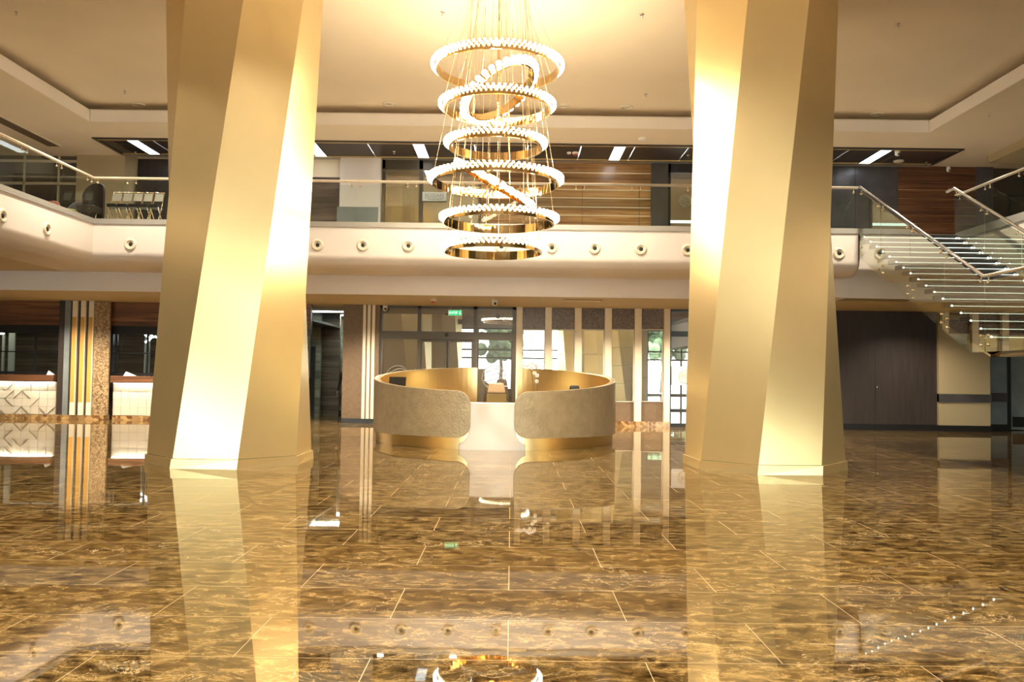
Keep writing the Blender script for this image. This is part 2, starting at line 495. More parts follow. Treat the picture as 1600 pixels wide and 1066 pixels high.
# --- side walls, front facade
structure(bx(XW0 - 0.3, XW0, Y0, 31, 0, 8.9).build('wall_left', 'beige'), 'plain beige side wall on the left of the hall')
structure(bx(XW1, XW1 + 0.3, Y0, 31, 0, 8.9).build('wall_right', 'beige'), 'plain beige side wall on the right of the hall')
wf = MB()
wf.box(XW0, XW1, Y0 - 0.25, Y0, 4.8, 8.9)
wf.box(XW0, -15.0, Y0 - 0.25, Y0, 0, 4.8)
wf.box(15.0, XW1, Y0 - 0.25, Y0, 0, 4.8)
wf.box(-10.0, -7.5, Y0 - 0.25, Y0, 0, 4.8)
wf.box(7.5, 10.0, Y0 - 0.25, Y0, 0, 4.8)
structure(wf.build('wall_front', 'paint'), 'entrance wall with a glazed front behind the viewer')
win = root('window_1', (0, Y0 - 0.12, 0), 'tall glazed entrance front with bronze mullions', None, None, 'structure')
fr = MB()
for i in range(13):
    x = -15 + 2.5 * i
    fr.box(x - 0.06, x + 0.06, Y0 - 0.22, Y0 - 0.02, 0, 4.8)
for z in (0.05, 2.6, 3.2, 4.75):
    fr.box(-15, 15, Y0 - 0.2, Y0 - 0.04, z - 0.06, z + 0.06)
fr.build('window_frame', 'frame', win)
bx(-15, 15, Y0 - 0.13, Y0 - 0.12, 0, 4.8).build('pane', 'glass', win)
structure(bx(-30, 30, Y0 - 22, Y0 - 0.3, -0.3, -0.05).build('ground', 'paving'), 'pale paving outside the entrance')
for i, (x, y, h) in enumerate([(-14, -24, 7.5), (-7.5, -27, 8.5), (-1, -25, 6.5), (6.5, -28, 8.0), (13, -24, 7.0)]):
    t = root('tree', (x, y, -0.05), 'leafy tree outside the entrance, number %s from the west' % ['one', 'two', 'three', 'four', 'five'][i], 'tree', 'trees outside the entrance')
    MB().tube([(x, y, -0.05), (x + 0.1, y, h * 0.3), (x - 0.1, y + 0.1, h * 0.62)], 0.16, 8, radii=[0.2, 0.15, 0.08]).build('trunk', 'trunk', t)
    cr = MB()
    for k in range(70):
        a, e, q = random.uniform(0, 2 * PI), random.uniform(-1, 1), random.uniform(0.2, 1.2)
        cr.sphere((x + math.cos(a) * q * h * 0.24, y + math.sin(a) * q * h * 0.24, h * 0.68 + e * h * 0.24), random.uniform(0.25, 0.6), 7, 5)
    cr.build('crown', 'foliage', t)

# --- upper ceiling with the big coffer
cL = onZ(149, 196, ZC); cR = onZ(1448, 210, ZC)
CY1 = onZ(600, 196, ZC).y
CX0, CX1 = cL.x, cR.x
CY0 = -9.0
TX0, TX1 = onZ(160, 224, ZC).x, onZ(1490, 241, ZC).x      # dark tray
TY0, TY1 = onZ(600, 220.5, ZC).y, onZ(600, 249, ZC).y
TY1 = min(TY1, YB - 0.25)
ce = MB()
ce.box(XW0, CX0, Y0, YB + 6, ZC, ZC + 0.12)
ce.box(CX1, XW1, Y0, YB + 6, ZC, ZC + 0.12)
ce.box(CX0, CX1, Y0, CY0, ZC, ZC + 0.12)
ce2 = MB()
ce.box(CX0, CX1, CY1, TY0, ZC, ZC + 0.12)
ce.box(CX0, CX1, TY1, YB + 6, ZC, ZC + 0.12)
structure(ce.build('ceiling', 'ceil'), 'beige plaster ceiling over the gallery around the coffer')
# tray sides that reach beyond the coffer sides are cut as a raised strip just under the ceiling
lip = MB()
ZL = ZC + 0.30
for (x0, x1, y0, y1) in ((CX0 - 0.12, CX0 + 0.03, CY0, CY1 + 0.14), (CX1 - 0.03, CX1 + 0.12, CY0, CY1 + 0.14), (CX0 + 0.03, CX1 - 0.03, CY1, CY1 + 0.14), (CX0, CX1, CY0 - 0.14, CY0 + 0.03)):
    lip.box(x0 + 0.012, x1 - 0.012, y0 - 0.012, y1 - 0.012, ZC + 0.001, ZL)
structure(lip.build('trim_1', 'liplit'), 'pale upright lip round the ceiling coffer')
ZK = ZL + 0.18
cw = MB()
for (x0, x1, y0, y1) in ((CX0 - 0.6, CX0 - 0.5, CY0 - 0.5, CY1 + 0.5), (CX1 + 0.5, CX1 + 0.6, CY0 - 0.5, CY1 + 0.5), (CX0 - 0.5, CX1 + 0.5, CY1 + 0.5, CY1 + 0.6), (CX0 - 0.5, CX1 + 0.5, CY0 - 0.6, CY0 - 0.5)):
    cw.box(x0, x1, y0, y1, ZC + 0.12, ZK + 0.12)
structure(cw.build('trim_10', 'ceil'), 'upright outer side of the ceiling coffer behind the lip')
structure(bx(CX0 - 0.5, CX1 + 0.5, CY0 - 0.5, CY1 + 0.5, ZK, ZK + 0.12).build('ceiling', 'ceil'), 'smooth raised beige ceiling of the coffer')
# dark tray
tr_ = root('trim_2', ((TX0 + TX1) / 2, (TY0 + TY1) / 2, ZC), 'long dark brown sunken ceiling tray above the gallery', None, None, 'structure')
ZT = ZC + 0.10
tb = MB()
tb.box(TX0, TX1, TY0, TY0 + 0.10, ZC - 0.03, ZT)
tb.box(TX0, TX1, TY1 - 0.06, TY1, ZC - 0.03, ZT)
tb.box(TX0, TX0 + 0.10, TY0 + 0.1, TY1 - 0.06, ZC - 0.03, ZT)
tb.box(TX1 - 0.10, TX1, TY0 + 0.1, TY1 - 0.06, ZC - 0.03, ZT)
tb.build('tray_edge', 'darkboard', tr_)
pn = MB()
nP = 16
pw = (TX1 - TX0 - 0.2) / nP
for i in range(nP):
    pn.box(TX0 + 0.1 + i * pw + 0.012, TX0 + 0.1 + (i + 1) * pw - 0.012, TY0 + 0.1, TY1 - 0.06, ZC - 0.008, ZT - 0.05)
pn.build('tray_panels', 'darkboard', tr_)
gt = MB()
for (y, w) in ((TY0 + 0.13, 0.06), (TY1 - 0.095, 0.06)):
    gt.box(TX0 + 0.1, TX1 - 0.1, y - w / 2, y + w / 2, ZC - 0.034, ZC - 0.009)
gt.build('gold_trim', 'goldtrim', tr_, label='thin gold trim line')
structure(bx(TX0, TX1, TY1, YB, ZC - 0.02, ZC - 0.002).build('trim_3', 'trimgrey'), 'narrow grey ceiling strip between the dark tray and the gallery wall')

# --- gallery slab, fascia, soffit
prof = [(0.0, ZF - 0.10), (0.0, 4.22)]
for k in range(1, 9):
    a = PI / 2 * k / 8
    prof.append((0.55 * (1 - math.cos(a)), 4.22 - 0.32 * math.sin(a)))
prof.append((YS - YF, 3.90))
fa = MB()
vs = []
for d, z in prof:
    vs += [(XL - d, -9.0, z), (XL - d, YF + d, z), (XR, YF + d, z)]
fs = []
for i in range(len(prof) - 1):
    for k in range(2):
        fs.append((i * 3 + k, i * 3 + k + 1, (i + 1) * 3 + k + 1, (i + 1) * 3 + k))
fa.add(vs, fs, False)
for i in range(len(fa.sm)): fa.sm[i] = True
# separate corner smoothing: keep the two runs sharp through auto edge split
fo = fa.build('balcony_fascia', 'paint')
es = fo.modifiers.new('split', 'EDGE_SPLIT'); es.split_angle = rad(40)
structure(fo, 'cream gallery front with a rounded lower edge, pierced by round nozzles')
ec = MB()   # closing end of the fascia at the stair opening
loop = [(XR, YF + d, z) for d, z in prof] + [(XR, YS, ZF - 0.1)]
ec.sheet(loop, 0.03, (-1, 0, 0))
structure(ec.build('balcony_fascia', 'paint'), 'cream closed end of the gallery front beside the stairs')
sl = MB()
sl.box(XW0, XR, YF + 0.02, YB + 6, ZF - 0.09, ZF)
sl.box(XW0, XL - 0.02, -9, YF + 0.02, ZF - 0.09, ZF)
structure(sl.build('floor', 'gallerystone'), 'gallery floor on the upper level')
structure(bx(XW0, XR, YS, YS + 0.12, ZS, 3.90).build('trim_4', 'paint'), 'straight cream band below the gallery front')
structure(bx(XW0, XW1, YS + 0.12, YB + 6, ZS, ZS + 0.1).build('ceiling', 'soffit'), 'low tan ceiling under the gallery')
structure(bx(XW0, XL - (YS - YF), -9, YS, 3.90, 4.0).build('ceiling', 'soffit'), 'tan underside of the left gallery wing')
# stair opening: recessed slab edge
YO = 20.4
structure(bx(XR - 0.42, XR - 0.001, YO - 0.05, YS - 0.002, ZS, 3.898).build('trim_11', 'paint'), 'cream return between the gallery band and the stair slab edge')
structure(bx(XW0, XW1, YB + 6.0, YB + 6.2, 0, 8.9).build('wall_rear', 'beige'), 'plain rear wall closing the rooms behind')
XO = 10.75
structure(bx(XR, XW1, YO, YO + 0.12, ZS, ZF - 0.1).build('balcony_fascia', 'paint'), 'flat cream slab edge behind the glass stairs')
structure(bx(XR, XO + 0.2, YO, YB + 6, ZF - 0.09, ZF).build('floor', 'gallerystone'), 'gallery floor at the head of the stairs')
rw = MB(); rw.box(XO, XO + 0.14, -9, YO, 3.3, ZF - 0.1)
structure(rw.build('balcony_fascia', 'paint'), 'plain cream front of the right gallery wing')
structure(bx(XO + 0.14, XW1, -9, YB + 6, ZF - 0.09, ZF).build('floor', 'gallerystone'), 'gallery floor of the right wing')
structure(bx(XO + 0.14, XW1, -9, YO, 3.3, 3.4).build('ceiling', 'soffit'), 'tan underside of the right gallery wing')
# grey metal edge strip on the slab
te = MB()
te.box(XL - 0.05, XR, YF - 0.03, YF + 0.12, ZF - 0.10, ZF + 0.02)
te.box(XL - 0.12, XL + 0.03, -9, YF + 0.12, ZF - 0.10, ZF + 0.02)
structure(te.build('trim_5', 'trimgrey'), 'grey metal strip capping the gallery edge')
te = MB(); te.box(XR, XO, YO - 0.05, YO + 0.1, ZF - 0.10, ZF + 0.02); te.box(XO - 0.04, XO + 0.12, -9, YO - 0.05, ZF - 0.12, ZF + 0.06)
structure(te.build('trim_6', 'trimgrey'), 'grey metal strip capping the edge beside the stairs')

# ================================================================== LOWER BACK WALL
def wseg(name, px0, px1, mat, z0, z1, label, y=YB, th=0.2, kind=True):
    o = bx(xw(px0, y), xw(px1, y), y, y + th, z0, z1).build(name, mat)
    if kind: structure(o, label)
    return o
# base behind the service windows
P = lambda px: xw(px, YB)
xa, xb, xc, xd = XW0, P(98), P(172), P(484)
structure(bx(xa, xb, YB, YB + 0.2, 2.72, ZS).build('wall_back', 'walnut'), 'walnut board lintel over the far left service window')
structure(bx(xc, xd, YB, YB + 0.2, 2.72, ZS).build('wall_back', 'walnut'), 'walnut board lintel over the service window beside the striped pillar')

def service_window(n, x0, x1, label, bars):
    w = root('window_%d' % n, ((x0 + x1) / 2, YB, 1.28), label, None, None, 'structure')
    f = MB()
    f.box(x0, x1, YB + 0.02, YB + 0.14, 2.48, 2.72)
    f.box(x0, x1, YB + 0.02, YB + 0.14, 1.28, 1.36)
    f.box(x0, x0 + 0.05, YB + 0.02, YB + 0.14, 1.36, 2.48)
    f.box(x1 - 0.05, x1, YB + 0.02, YB + 0.14, 1.36, 2.48)
    f.box(x0 + 0.05, x1 - 0.05, YB + 0.06, YB + 0.11, 1.92, 1.95)
    for b in bars:
        f.box(b - 0.02, b + 0.02, YB + 0.05, YB + 0.12, 1.36, 2.48)
    f.build('window_frame', 'black', w)
    bx(x0 + 0.05, x1 - 0.05, YB + 0.09, YB + 0.10, 1.36, 2.48).build('pane', 'glass', w)
    return w
service_window(2, xa, xb, 'wide black framed service window under a walnut lintel', [P(-40), P(52)])
service_window(3, xc, xd, 'black framed service window between the striped pillar and the gold column', [P(180), P(228)])
# bar room behind the windows
structure(bx(XW0, xd, YB + 4.2, YB + 4.35, 0, ZS).build('wall_back', 'walnutgrey'), 'dim board wall inside the bar room')
structure(bx(XW0, xd, YB + 0.25, YB + 4.2, 2.95, 3.02).build('ceiling', 'darkboard'), 'dark lowered ceiling inside the bar room')
structure(bx(xd - 1.12, xd - 1.0, YB + 0.2, YB + 4.2, 0, ZS).build('wall_inner', 'walnutgrey'), 'partition between the bar room and the corridor')

TILEPAT = {}
def counter(x0, x1, label, seed):
    x0 = max(x0, XW0 + 0.05)
    rr = random.Random(seed)
    c = root('service_counter', ((x0 + x1) / 2, YB - 0.2, 0), label, 'counter')
    bx(x0, x1, YB - 0.34, YB + 0.02, 1.07, 1.27).build('countertop', 'walnut', c)
    bx(x0 + 0.05, x1 - 0.02, YB - 0.24, YB - 0.20, 1.045, 1.07).build('led_strip', 'ledwarm', c, label='glowing strip under the countertop')
    tl = MB()
    s = 0.235
    nx = int((x1 - x0) / s)
    s = (x1 - x0) / nx
    for i in range(nx):
        for j in range(4):
            xx, zz = x0 + i * s, 0.13 + j * 0.228
            e, h = 0.004, 0.228
            a = rr.random()
            p = [(xx + e, zz + e), (xx + s - e, zz + e), (xx + s - e, zz + h - e), (xx + e, zz + h - e)]
            if seed == 1 and a < 0.6:
                # tile split along a diagonal, halves at different relief
                if a < 0.3: tri = ([p[0], p[1], p[2]], [p[0], p[2], p[3]])
                else: tri = ([p[0], p[1], p[3]], [p[1], p[2], p[3]])
                for q, t in enumerate(tri):
                    dd = 0.15 + 0.035 * q + rr.uniform(0, 0.006)
                    cx_ = sum(v[0] for v in t) / 3; cz_ = sum(v[1] for v in t) / 3
                    t = [(cx_ + (v[0] - cx_) * 0.965, cz_ + (v[1] - cz_) * 0.965) for v in t]
                    tl.hexa([(v[0], YB - dd, v[1]) for v in t], [(v[0], YB - 0.1, v[1]) for v in t])
            else:
                dd = 0.15 + rr.uniform(0, 0.012)
                tl.hexa([(v[0], YB - dd, v[1]) for v in p], [(v[0], YB - 0.1, v[1]) for v in p])
    tl.build('tile_front', 'tile', c)
    bx(x0, x1, YB - 0.14, YB + 0.15, 0.12, 1.07).build('carcass', 'taupe', c)
    bx(x0, x1, YB - 0.17, YB + 0.1, 0, 0.12).build('plinth', 'marblebase', c)
    lamp('counter_glow', 'AREA', (0, -0.07, 1.04), 2.2 * (x1 - x0), (1.0, 0.95, 0.82), c, (rad(20), 0, 0), shape='RECTANGLE', size=x1 - x0 - 0.2, size_y=0.04)
    return c
counter(xa, xb - 0.08, 'service counter of white triangle relief tiles under a walnut top, left of striped pillar', 1)
counter(xc + 0.18, P(300), 'service counter of plain square tiles under a walnut top, beside the gold column', 2)

# striped pillar on the left
def striped_pillar():
    p = root('wall_pillar', ((xb + xc) / 2, YB - 0.3, 0), 'dark wall pillar with three gold and cream stripes and a mosaic strip', None, None, 'structure')
    yf = YB - 0.30
    bx(xb, xc, yf + 0.03, YB + 0.2, 0.13, ZS).build('core', 'darkboard', p)
    Q = lambda px: xw(px, yf)
    bx(Q(99), Q(107.5), yf + 0.0, yf + 0.06, 0.13, ZS).build('slate_strip', 'slateblue', p)
    bx(Q(146), Q(170), yf - 0.01, yf + 0.06, 0.13, ZS).build('mosaic_strip', 'mosaic', p, label='bronze mosaic strip')
    for a, b in ((111.5, 118), (124.5, 131), (137, 143.5)):
        s_ = bx(Q(a), Q(b), yf - 0.03, yf + 0.05, 0.5, 2.95).build('stripe', 'goldpaint', p, label='ochre gold upright stripe')
        e = MB(); e.box(Q(a), Q(b), yf - 0.03, yf + 0.05, 0.13, 0.498); e.box(Q(a), Q(b), yf - 0.03, yf + 0.05, 2.952, ZS); e.box(Q(b), Q(b) + 0.025, yf - 0.03, yf + 0.05, 0.13, ZS)
        e.build('stripe_ends', 'creamstrip', s_, label='cream ends of the stripe')
    bx(xb - 0.01, xc + 0.01, yf - 0.02, YB + 0.05, 0, 0.13).build('base', 'marblebase', p)
striped_pillar()

# corridor opening between px 484 and 536
xo0, xo1 = P(484), P(536)
structure(bx(xo0 - 3, xw(500, YB + 3.6), YB + 3.6, YB + 3.8, 0, ZS).build('wall_corridor', 'walltile'), 'grey green tiled wall in the corridor, near part')
structure(bx(xw(494, YB + 5.0), xo1 + 3.5, YB + 5.0, YB + 5.2, 0, ZS).build('wall_corridor', 'walltile'), 'grey green tiled wall at the corridor end')
structure(bx(xo0 - 3, xo1 + 3.5, YB + 4.96, YB + 5.0, 0, 0.12).build('baseboard_corridor', 'black'), 'black skirting at the corridor end')
dd = root('door_1', (xw(487, YB + 3.5), YB + 3.5, 0), 'dark doorway in the corridor side wall', None, None, 'structure')
bx(xw(478, YB + 3.5), xw(491.5, YB + 3.5), YB + 3.52, YB + 3.6, 0, 2.3).build('leaf', 'black', dd)
for k, (y, a, b) in enumerate(((YB + 2.6, 470, 540), (YB + 4.3, 500, 545))):
    o = bx(xw(a, y), xw(b, y), y - 0.04, y + 0.04, ZS - 0.04, ZS - 0.002).build('linear_light', 'led')
    tag(o, ['thin cool linear light near the front of the corridor ceiling', 'thin cool linear light at the far end of the corridor ceiling'][k], 'ceiling light', 'linear corridor lights')
    lamp('corridor_glow', 'AREA', (xw(520, y), y, ZS - 0.06), 45, (0.8, 1.0, 0.85), None, (0, 0, 0), shape='RECTANGLE', size=1.2, size_y=0.08)

# pillar with three cream strips
yf = YB - 0.15
Q = lambda px: xw(px, yf)
p = root('wall_pillar', (Q(563), YB, 0), 'brown wall pillar with three thin cream uprights left of the glass doors', None, None, 'structure')
bx(Q(535), Q(592), yf, YB + 0.3, 0.13, ZS).build('core', 'brown', p)
bx(Q(535), Q(592), yf - 0.03, YB + 0.3, 0, 0.13).build('base', 'black', p)
for a in (566.5, 573.5, 580.5):
    bx(Q(a), Q(a + 4.6), yf - 0.06, yf + 0.01, 0.13, ZS).build('stripe', 'creamstrip', p, label='thin cream upright')

# glazed entrance doors 592-806
yd = YB
D = lambda px: xw(px, yd)
zt1, zt2 = zw(640, 520, yd), zw(640, 528, yd)
dr = root('door_2', (D(700), yd, 0), 'bronze framed glass sliding doors behind the reception desk', None, None, 'structure')
f = MB()
ztop = ZS - 0.0
f.box(D(592), D(596.5), yd - 0.05, yd + 0.1, 0, ztop)
f.box(D(651.5), D(657.5), yd - 0.05, yd + 0.1, 0, ztop)
f.box(D(739), D(745), yd - 0.05, yd + 0.1, 0, ztop)
f.box(D(800), D(806), yd - 0.05, yd + 0.1, 0, ztop)
f.box(D(592), D(806), yd - 0.05, yd + 0.1, ztop - 0.08, ztop)
f.box(D(592), D(806), yd - 0.09, yd + 0.1, zt2 - 0.04, zt1 + 0.04)
f.box(D(592), D(806), yd - 0.05, yd + 0.1, 0, 0.1)
f.build('door_frame', 'frame', dr)
g = MB()
for a, b in ((596.5, 651.5), (657.5, 739), (745, 800)):
    g.box(D(a), D(b), yd + 0.02, yd + 0.035, zt1 + 0.04, ztop - 0.08)
for a, b in ((596.5, 651.5), (745, 800)):
    g.box(D(a), D(b), yd + 0.02, yd + 0.035, 0.1, zt2 - 0.04)
g.build('fixed_glass', 'glassdark', dr)
for k, (a, b) in enumerate(((657.5, 698), (699.5, 739))):
    lf = MB()
    x0, x1 = D(a), D(b)
    zt = zt2 - 0.05
    lf.box(x0, x0 + 0.05, yd - 0.02, yd + 0.02, 0.02, zt); lf.box(x1 - 0.05, x1, yd - 0.02, yd + 0.02, 0.02, zt)
    lf.box(x0 + 0.05, x1 - 0.05, yd - 0.02, yd + 0.02, zt - 0.06, zt); lf.box(x0 + 0.05, x1 - 0.05, yd - 0.02, yd + 0.02, 0.02, 0.12)
    l_ = lf.build('door_leaf', 'frame', dr)
    bx(x0 + 0.05, x1 - 0.05, yd, yd + 0.01, 0.12, zt - 0.06).build('pane', 'glassdark', l_)
MB().lathe([(0, -0.09), (0.03, -0.088), (0.045, -0.06), (0.045, 0)], (D(697.5), yd - 0.09, zw(697, 524, yd)), 16, 'y').build('door_sensor', 'black', dr)

def swirl_logo(name, cx, cz, y, r, parent, mat, n=4):
    m = MB()
    m.tube([(cx + r * math.cos(2 * PI * k / 32), y, cz + r * math.sin(2 * PI * k / 32)) for k in range(32)], r * 0.045, 6, closed=True)
    for i in range(n):
        zz = (i - (n - 1) / 2) / n * 1.6
        pts = []
        for k in range(13):
            t = -1 + 2 * k / 12
            w_ = math.sqrt(max(0.0, 1 - min(0.98, abs(zz)) ** 2)) * 0.93
            pts.append((cx + t * w_ * r, y, cz + r * (zz + 0.16 * math.sin(t * 2.6 + i * 0.3))))
        m.tube(pts, r * 0.04, 5)
    return m.build(name, mat, parent)
swirl_logo('etched_logo', D(622), zw(622, 590, yd), yd - 0.01, 0.34, dr, 'etchdim')
swirl_logo('etched_logo', D(772), zw(772, 590, yd), yd - 0.01, 0.34, dr, 'etchdim')

# fins and mirrors 806-1045
fins = [(806, 815.5), (851, 861), (897, 907.5), (944, 954.5), (990.5, 1001), (1036, 1045.5)]
for k, (a, b) in enumerate(fins):
    zt = ZS if k != 2 else ZS - 0.001
    o = bx(D(a), D(b), yd - 0.14, yd + 0.1, 0.15, zt).build('wall_fin', 'creamstrip')
    structure(o, 'cream upright fin, %s of six, between the mirrors' % ['first', 'second', 'third', 'fourth', 'fifth', 'sixth'][k])
for k in range(5):
    a, b = fins[k][1], fins[k + 1][0]
    x0, x1 = D(a), D(b)
    zm1 = zw(a, 514.5, yd); zm0 = zw(a, 628, yd)
    up = bx(x0, x1, yd, yd + 0.1, zm1, ZS).build('wall_back', 'mosaicdark')
    structure(up, 'dark bronze mosaic above mirror %s' % ['one', 'two', 'three', 'four', 'five'][k])
    structure(bx(x0, x1, yd, yd + 0.1, 0.15, zm0).build('wall_back', 'brown'), 'brown textile panel under mirror %s' % ['one', 'two', 'three', 'four', 'five'][k])
    mr_ = root('wall_mirror', ((x0 + x1) / 2, yd, zm0), 'upright wall mirror %s' % ['right beside the glass doors', 'between the second and third cream fins', 'between the third and fourth cream fins', 'between the fourth and fifth cream fins', 'nearest the gold column, with the brightest reflection'][k], 'mirror', 'mirrors between the cream fins')
    rows = [(2, .33, .66), (2, .33, .6), (2, .37, .9), (3, .25, .5), (2, .35, .66)][k]
    cuts = [0, 0.33, 0.66, 1.0] if k != 3 else [0, 0.25, 0.5, 0.76, 1.0]
    pm = MB()
    for i in range(len(cuts) - 1):
        pm.box(x0 + 0.03, x1 - 0.03, yd - 0.005, yd + 0.01, zm0 + 0.02 + (zm1 - zm0 - 0.05) * cuts[i] + 0.006, zm0 + 0.02 + (zm1 - zm0 - 0.05) * cuts[i + 1] - 0.006)
    pm.build('mirror_glass', 'mirror', mr_)
    ff = MB()
    ff.box(x0, x1, yd - 0.02, yd + 0.1, zm1 - 0.03, zm1); ff.box(x0, x1, yd - 0.02, yd + 0.1, zm0, zm0 + 0.02)
    ff.box(x0, x0 + 0.03, yd - 0.02, yd + 0.1, zm0 + 0.02, zm1 - 0.03); ff.box(x1 - 0.03, x1, yd - 0.02, yd + 0.1, zm0 + 0.02, zm1 - 0.03)
    ff.box(x0 + 0.03, x1 - 0.03, yd + 0.012, yd + 0.02, zm0 + 0.02, zm1 - 0.03)
    ff.build('mirror_frame', 'ivory', mr_)
structure(bx(D(806), D(1045.5), yd - 0.16, yd + 0.1, 0, 0.15).build('baseboard_back', 'marblebase'), 'veined marble plinth below the cream fins')

# glass door right of the fins
dr = root('door_3', (D(1075), yd, 0), 'dark framed glass door with a white sign, partly behind the right gold column', None, None, 'structure')
f = MB()
for a, b in ((1046, 1048.5), (1098, 1101)):
    f.box(D(a), D(b), yd - 0.03, yd + 0.1, 0, ZS)
for a, b in ((ZS - 0.07, ZS), (2.62, 2.78), (0, 0.1), (0.42, 0.52)):
    f.box(D(1048.5), D(1098), yd - 0.03, yd + 0.1, a, b)
f.build('door_frame', 'black', dr)
bx(D(1048.5), D(1098), yd + 0.02, yd + 0.03, 0.1, ZS - 0.07).build('pane', 'glassdark', dr)
sg = root('wall_sign', (D(1069), yd - 0.05, zw(1065, 602, yd)), 'white sign board with a grey round logo on the glass door', 'sign')
bx(D(1049), D(1090), yd - 0.05, yd - 0.035, zw(1065, 602, yd), zw(1065, 573, yd)).build('board', 'paper', sg)
lg = bx(D(1058.5), D(1078), yd - 0.056, yd - 0.05, zw(1065, 597, yd), zw(1065, 581, yd)).build('logo_field', 'ivory', sg, label='pale grey square behind the logo')
swirl_logo('logo_ring', D(1071), zw(1071, 589, yd), yd - 0.06, 0.19, sg, 'ink', 0)
def text(body, name, loc, size, mat, parent, rotx=PI / 2):
    c = bpy.data.curves.new(name, 'FONT'); c.body = body; c.size = size; c.extrude = 0.002; c.align_x = 'CENTER'; c.align_y = 'CENTER'
    c.materials.append(M[mat])
    o = bpy.data.objects.new(name, c); COL.objects.link(o)
    o.rotation_euler = (rotx, 0, 0)
    if parent is not None:
        o.parent = parent; o.location = Vector(loc) - ROOTLOC[parent.name]
    else: o.location = loc
    bpy.context.view_layer.update()
    me = bpy.data.meshes.new_from_object(o)
    m_ = bpy.data.objects.new(name, me); COL.objects.link(m_)
    m_.rotation_euler = o.rotation_euler; m_.parent = o.parent; m_.location = o.location
    bpy.data.objects.remove(o)
    m_.name = name
    return m_
text('BO', 'lettering', (D(1070), yd - 0.065, zw(1071, 588, yd)), 0.17, 'ink', sg)

# dark board wall at right, with a flush door
YD = YB - 0.35
E_ = lambda px: xw(px, YD)
structure(bx(E_(1092), E_(1466.5), YD, YD + 0.2, 0.18, ZS).build('wall_back', 'darkboard'), 'dark brown board wall under the stairs')
dk = root('door_4', (E_(1392), YD, 0), 'flush dark board door with a small round knob under the stairs', None, None, 'structure')
zdt = zw(1380, 546, YD)
bx(E_(1367), E_(1418), YD - 0.012, YD + 0.0, 0.18, zdt).build('leaf', 'darkboard', dk)
MB().sphere((E_(1369.5), YD - 0.05, zw(1369, 605, YD)), 0.032).build('knob', 'chrome', dk)
structure(bx(E_(1092), E_(1466.5), YD - 0.03, YD + 0.2, 0, 0.18).build('baseboard_back', 'black'), 'black skirting along the dark board wall')
# beige wall with dark rail
YE = YD - 0.1
G_ = lambda px: xw(px, YE)
z1, z0 = zw(1500, 616, YE), zw(1500, 629, YE)
structure(bx(G_(1466.5), G_(1547), YE, YE + 0.3, 0.17, ZS).build('wall_back', 'beige'), 'beige wall pier below the landing')
structure(bx(G_(1466.5), G_(1548), YE - 0.03, YE + 0.2, z0, z1).build('trim_7', 'slate'), 'dark bumper rail across the beige wall pier')
structure(bx(G_(1466.5), G_(1548), YE - 0.02, YE + 0.2, 0, 0.17).build('baseboard_back', 'black'), 'black skirting below the beige wall pier')
YG = YE + 0.9
H_ = lambda px: xw(px, YG)
structure(bx(H_(1540), XW1, YG, YG + 0.2, 0.17, ZS).build('wall_back', 'slateblue'), 'grey wall set back beyond the beige pier')
structure(bx(H_(1540), H_(1573), YG - 0.04, YG, zw(1560, 628, YG), zw(1560, 614, YG)).build('trim_8', 'slate'), 'dark bumper rail on the grey wall')
structure(bx(H_(1540), H_(1573), YG - 0.03, YG, 0, 0.17).build('baseboard_back', 'black'), 'black skirting on the grey wall')
dk = root('door_5', (H_(1600), YG, 0), 'black framed door at the far right of the hall', None, None, 'structure')
f = MB(); f.box(H_(1573), H_(1577.5), YG - 0.06, YG, 0, 2.34); f.box(H_(1640), H_(1645), YG - 0.06, YG, 0, 2.34); f.box(H_(1573), H_(1645), YG - 0.06, YG, 2.28, 2.36)
f.build('door_frame', 'black', dk)
bx(H_(1577.5), H_(1640), YG - 0.03, YG, 0.02, 2.28).build('leaf', 'slateblue', dk)
bx(H_(1580), H_(1640), YG - 0.05, YG - 0.03, 0.1, 0.4).build('kick_plate', 'black', dk)

# ================================================================== UPPER BACK WALL
U = lambda px: xw(px, YB, 300)
UZ = lambda px, py: zw(px, py, YB)
structure(bx(XW0, XW1, YB + 0.3, YB + 0.5, ZF, ZC).build('wall_back', 'darkboard'), 'dark backing wall of the upper gallery')
def up(name, a, b, mat, label, y0=None, z0=ZF, z1=ZC, th=0.3):
    y = YB if y0 is None else y0
    o = bx(U(a), U(b), y, YB + 0.3, z0, z1).build(name, mat)
    return structure(o, label)
# far left dark shop front
ws = root('window_4', (U(40), YB, ZF), 'dark shop glazing with two level rails at the left end of the gallery', None, None, 'structure')
bx(XW0, U(121), YB + 0.1, YB + 0.12, ZF, ZC).build('pane', 'glasswin', ws)
f = MB()
for (a, b) in ((249, 253), (284, 288)):
    f.box(XW0, U(121), YB + 0.04, YB + 0.1, UZ(60, b), UZ(60, a))
for x in (35, 89):
    f.box(U(x) - 0.02, U(x) + 0.02, YB + 0.04, YB + 0.1, ZF, ZC)
f.build('window_frame', 'soffit', ws)
up('wall_back', 121, 196, 'beige', 'beige plaster pier at the left of the upper gallery', YB - 0.1)
cyl = MB()
xc_, yc_ = U(196), YB + 0.6
cyl.tube([(xc_ + 0.0, YB + 0.16, ZF), (xc_ + 0.0, YB + 0.16, ZC)], 0.25, 32)
structure(cyl.build('wall_curve', 'beige'), 'rounded beige end of the upper pier')
up('wall_back', 214, 262, 'darkboard', 'dark recess behind the row of folding chairs', z1=UZ(230, 275))
structure(bx(U(262), U(490), YB + 0.05, YB + 0.3, ZF, UZ(500, 276)).build('wall_back', 'darkboard'), 'dark panelling behind the left gold column')
up('wall_back', 470, 533, 'walnutgrey', 'dark weathered board wall in the upper gallery', z1=UZ(510, 277))
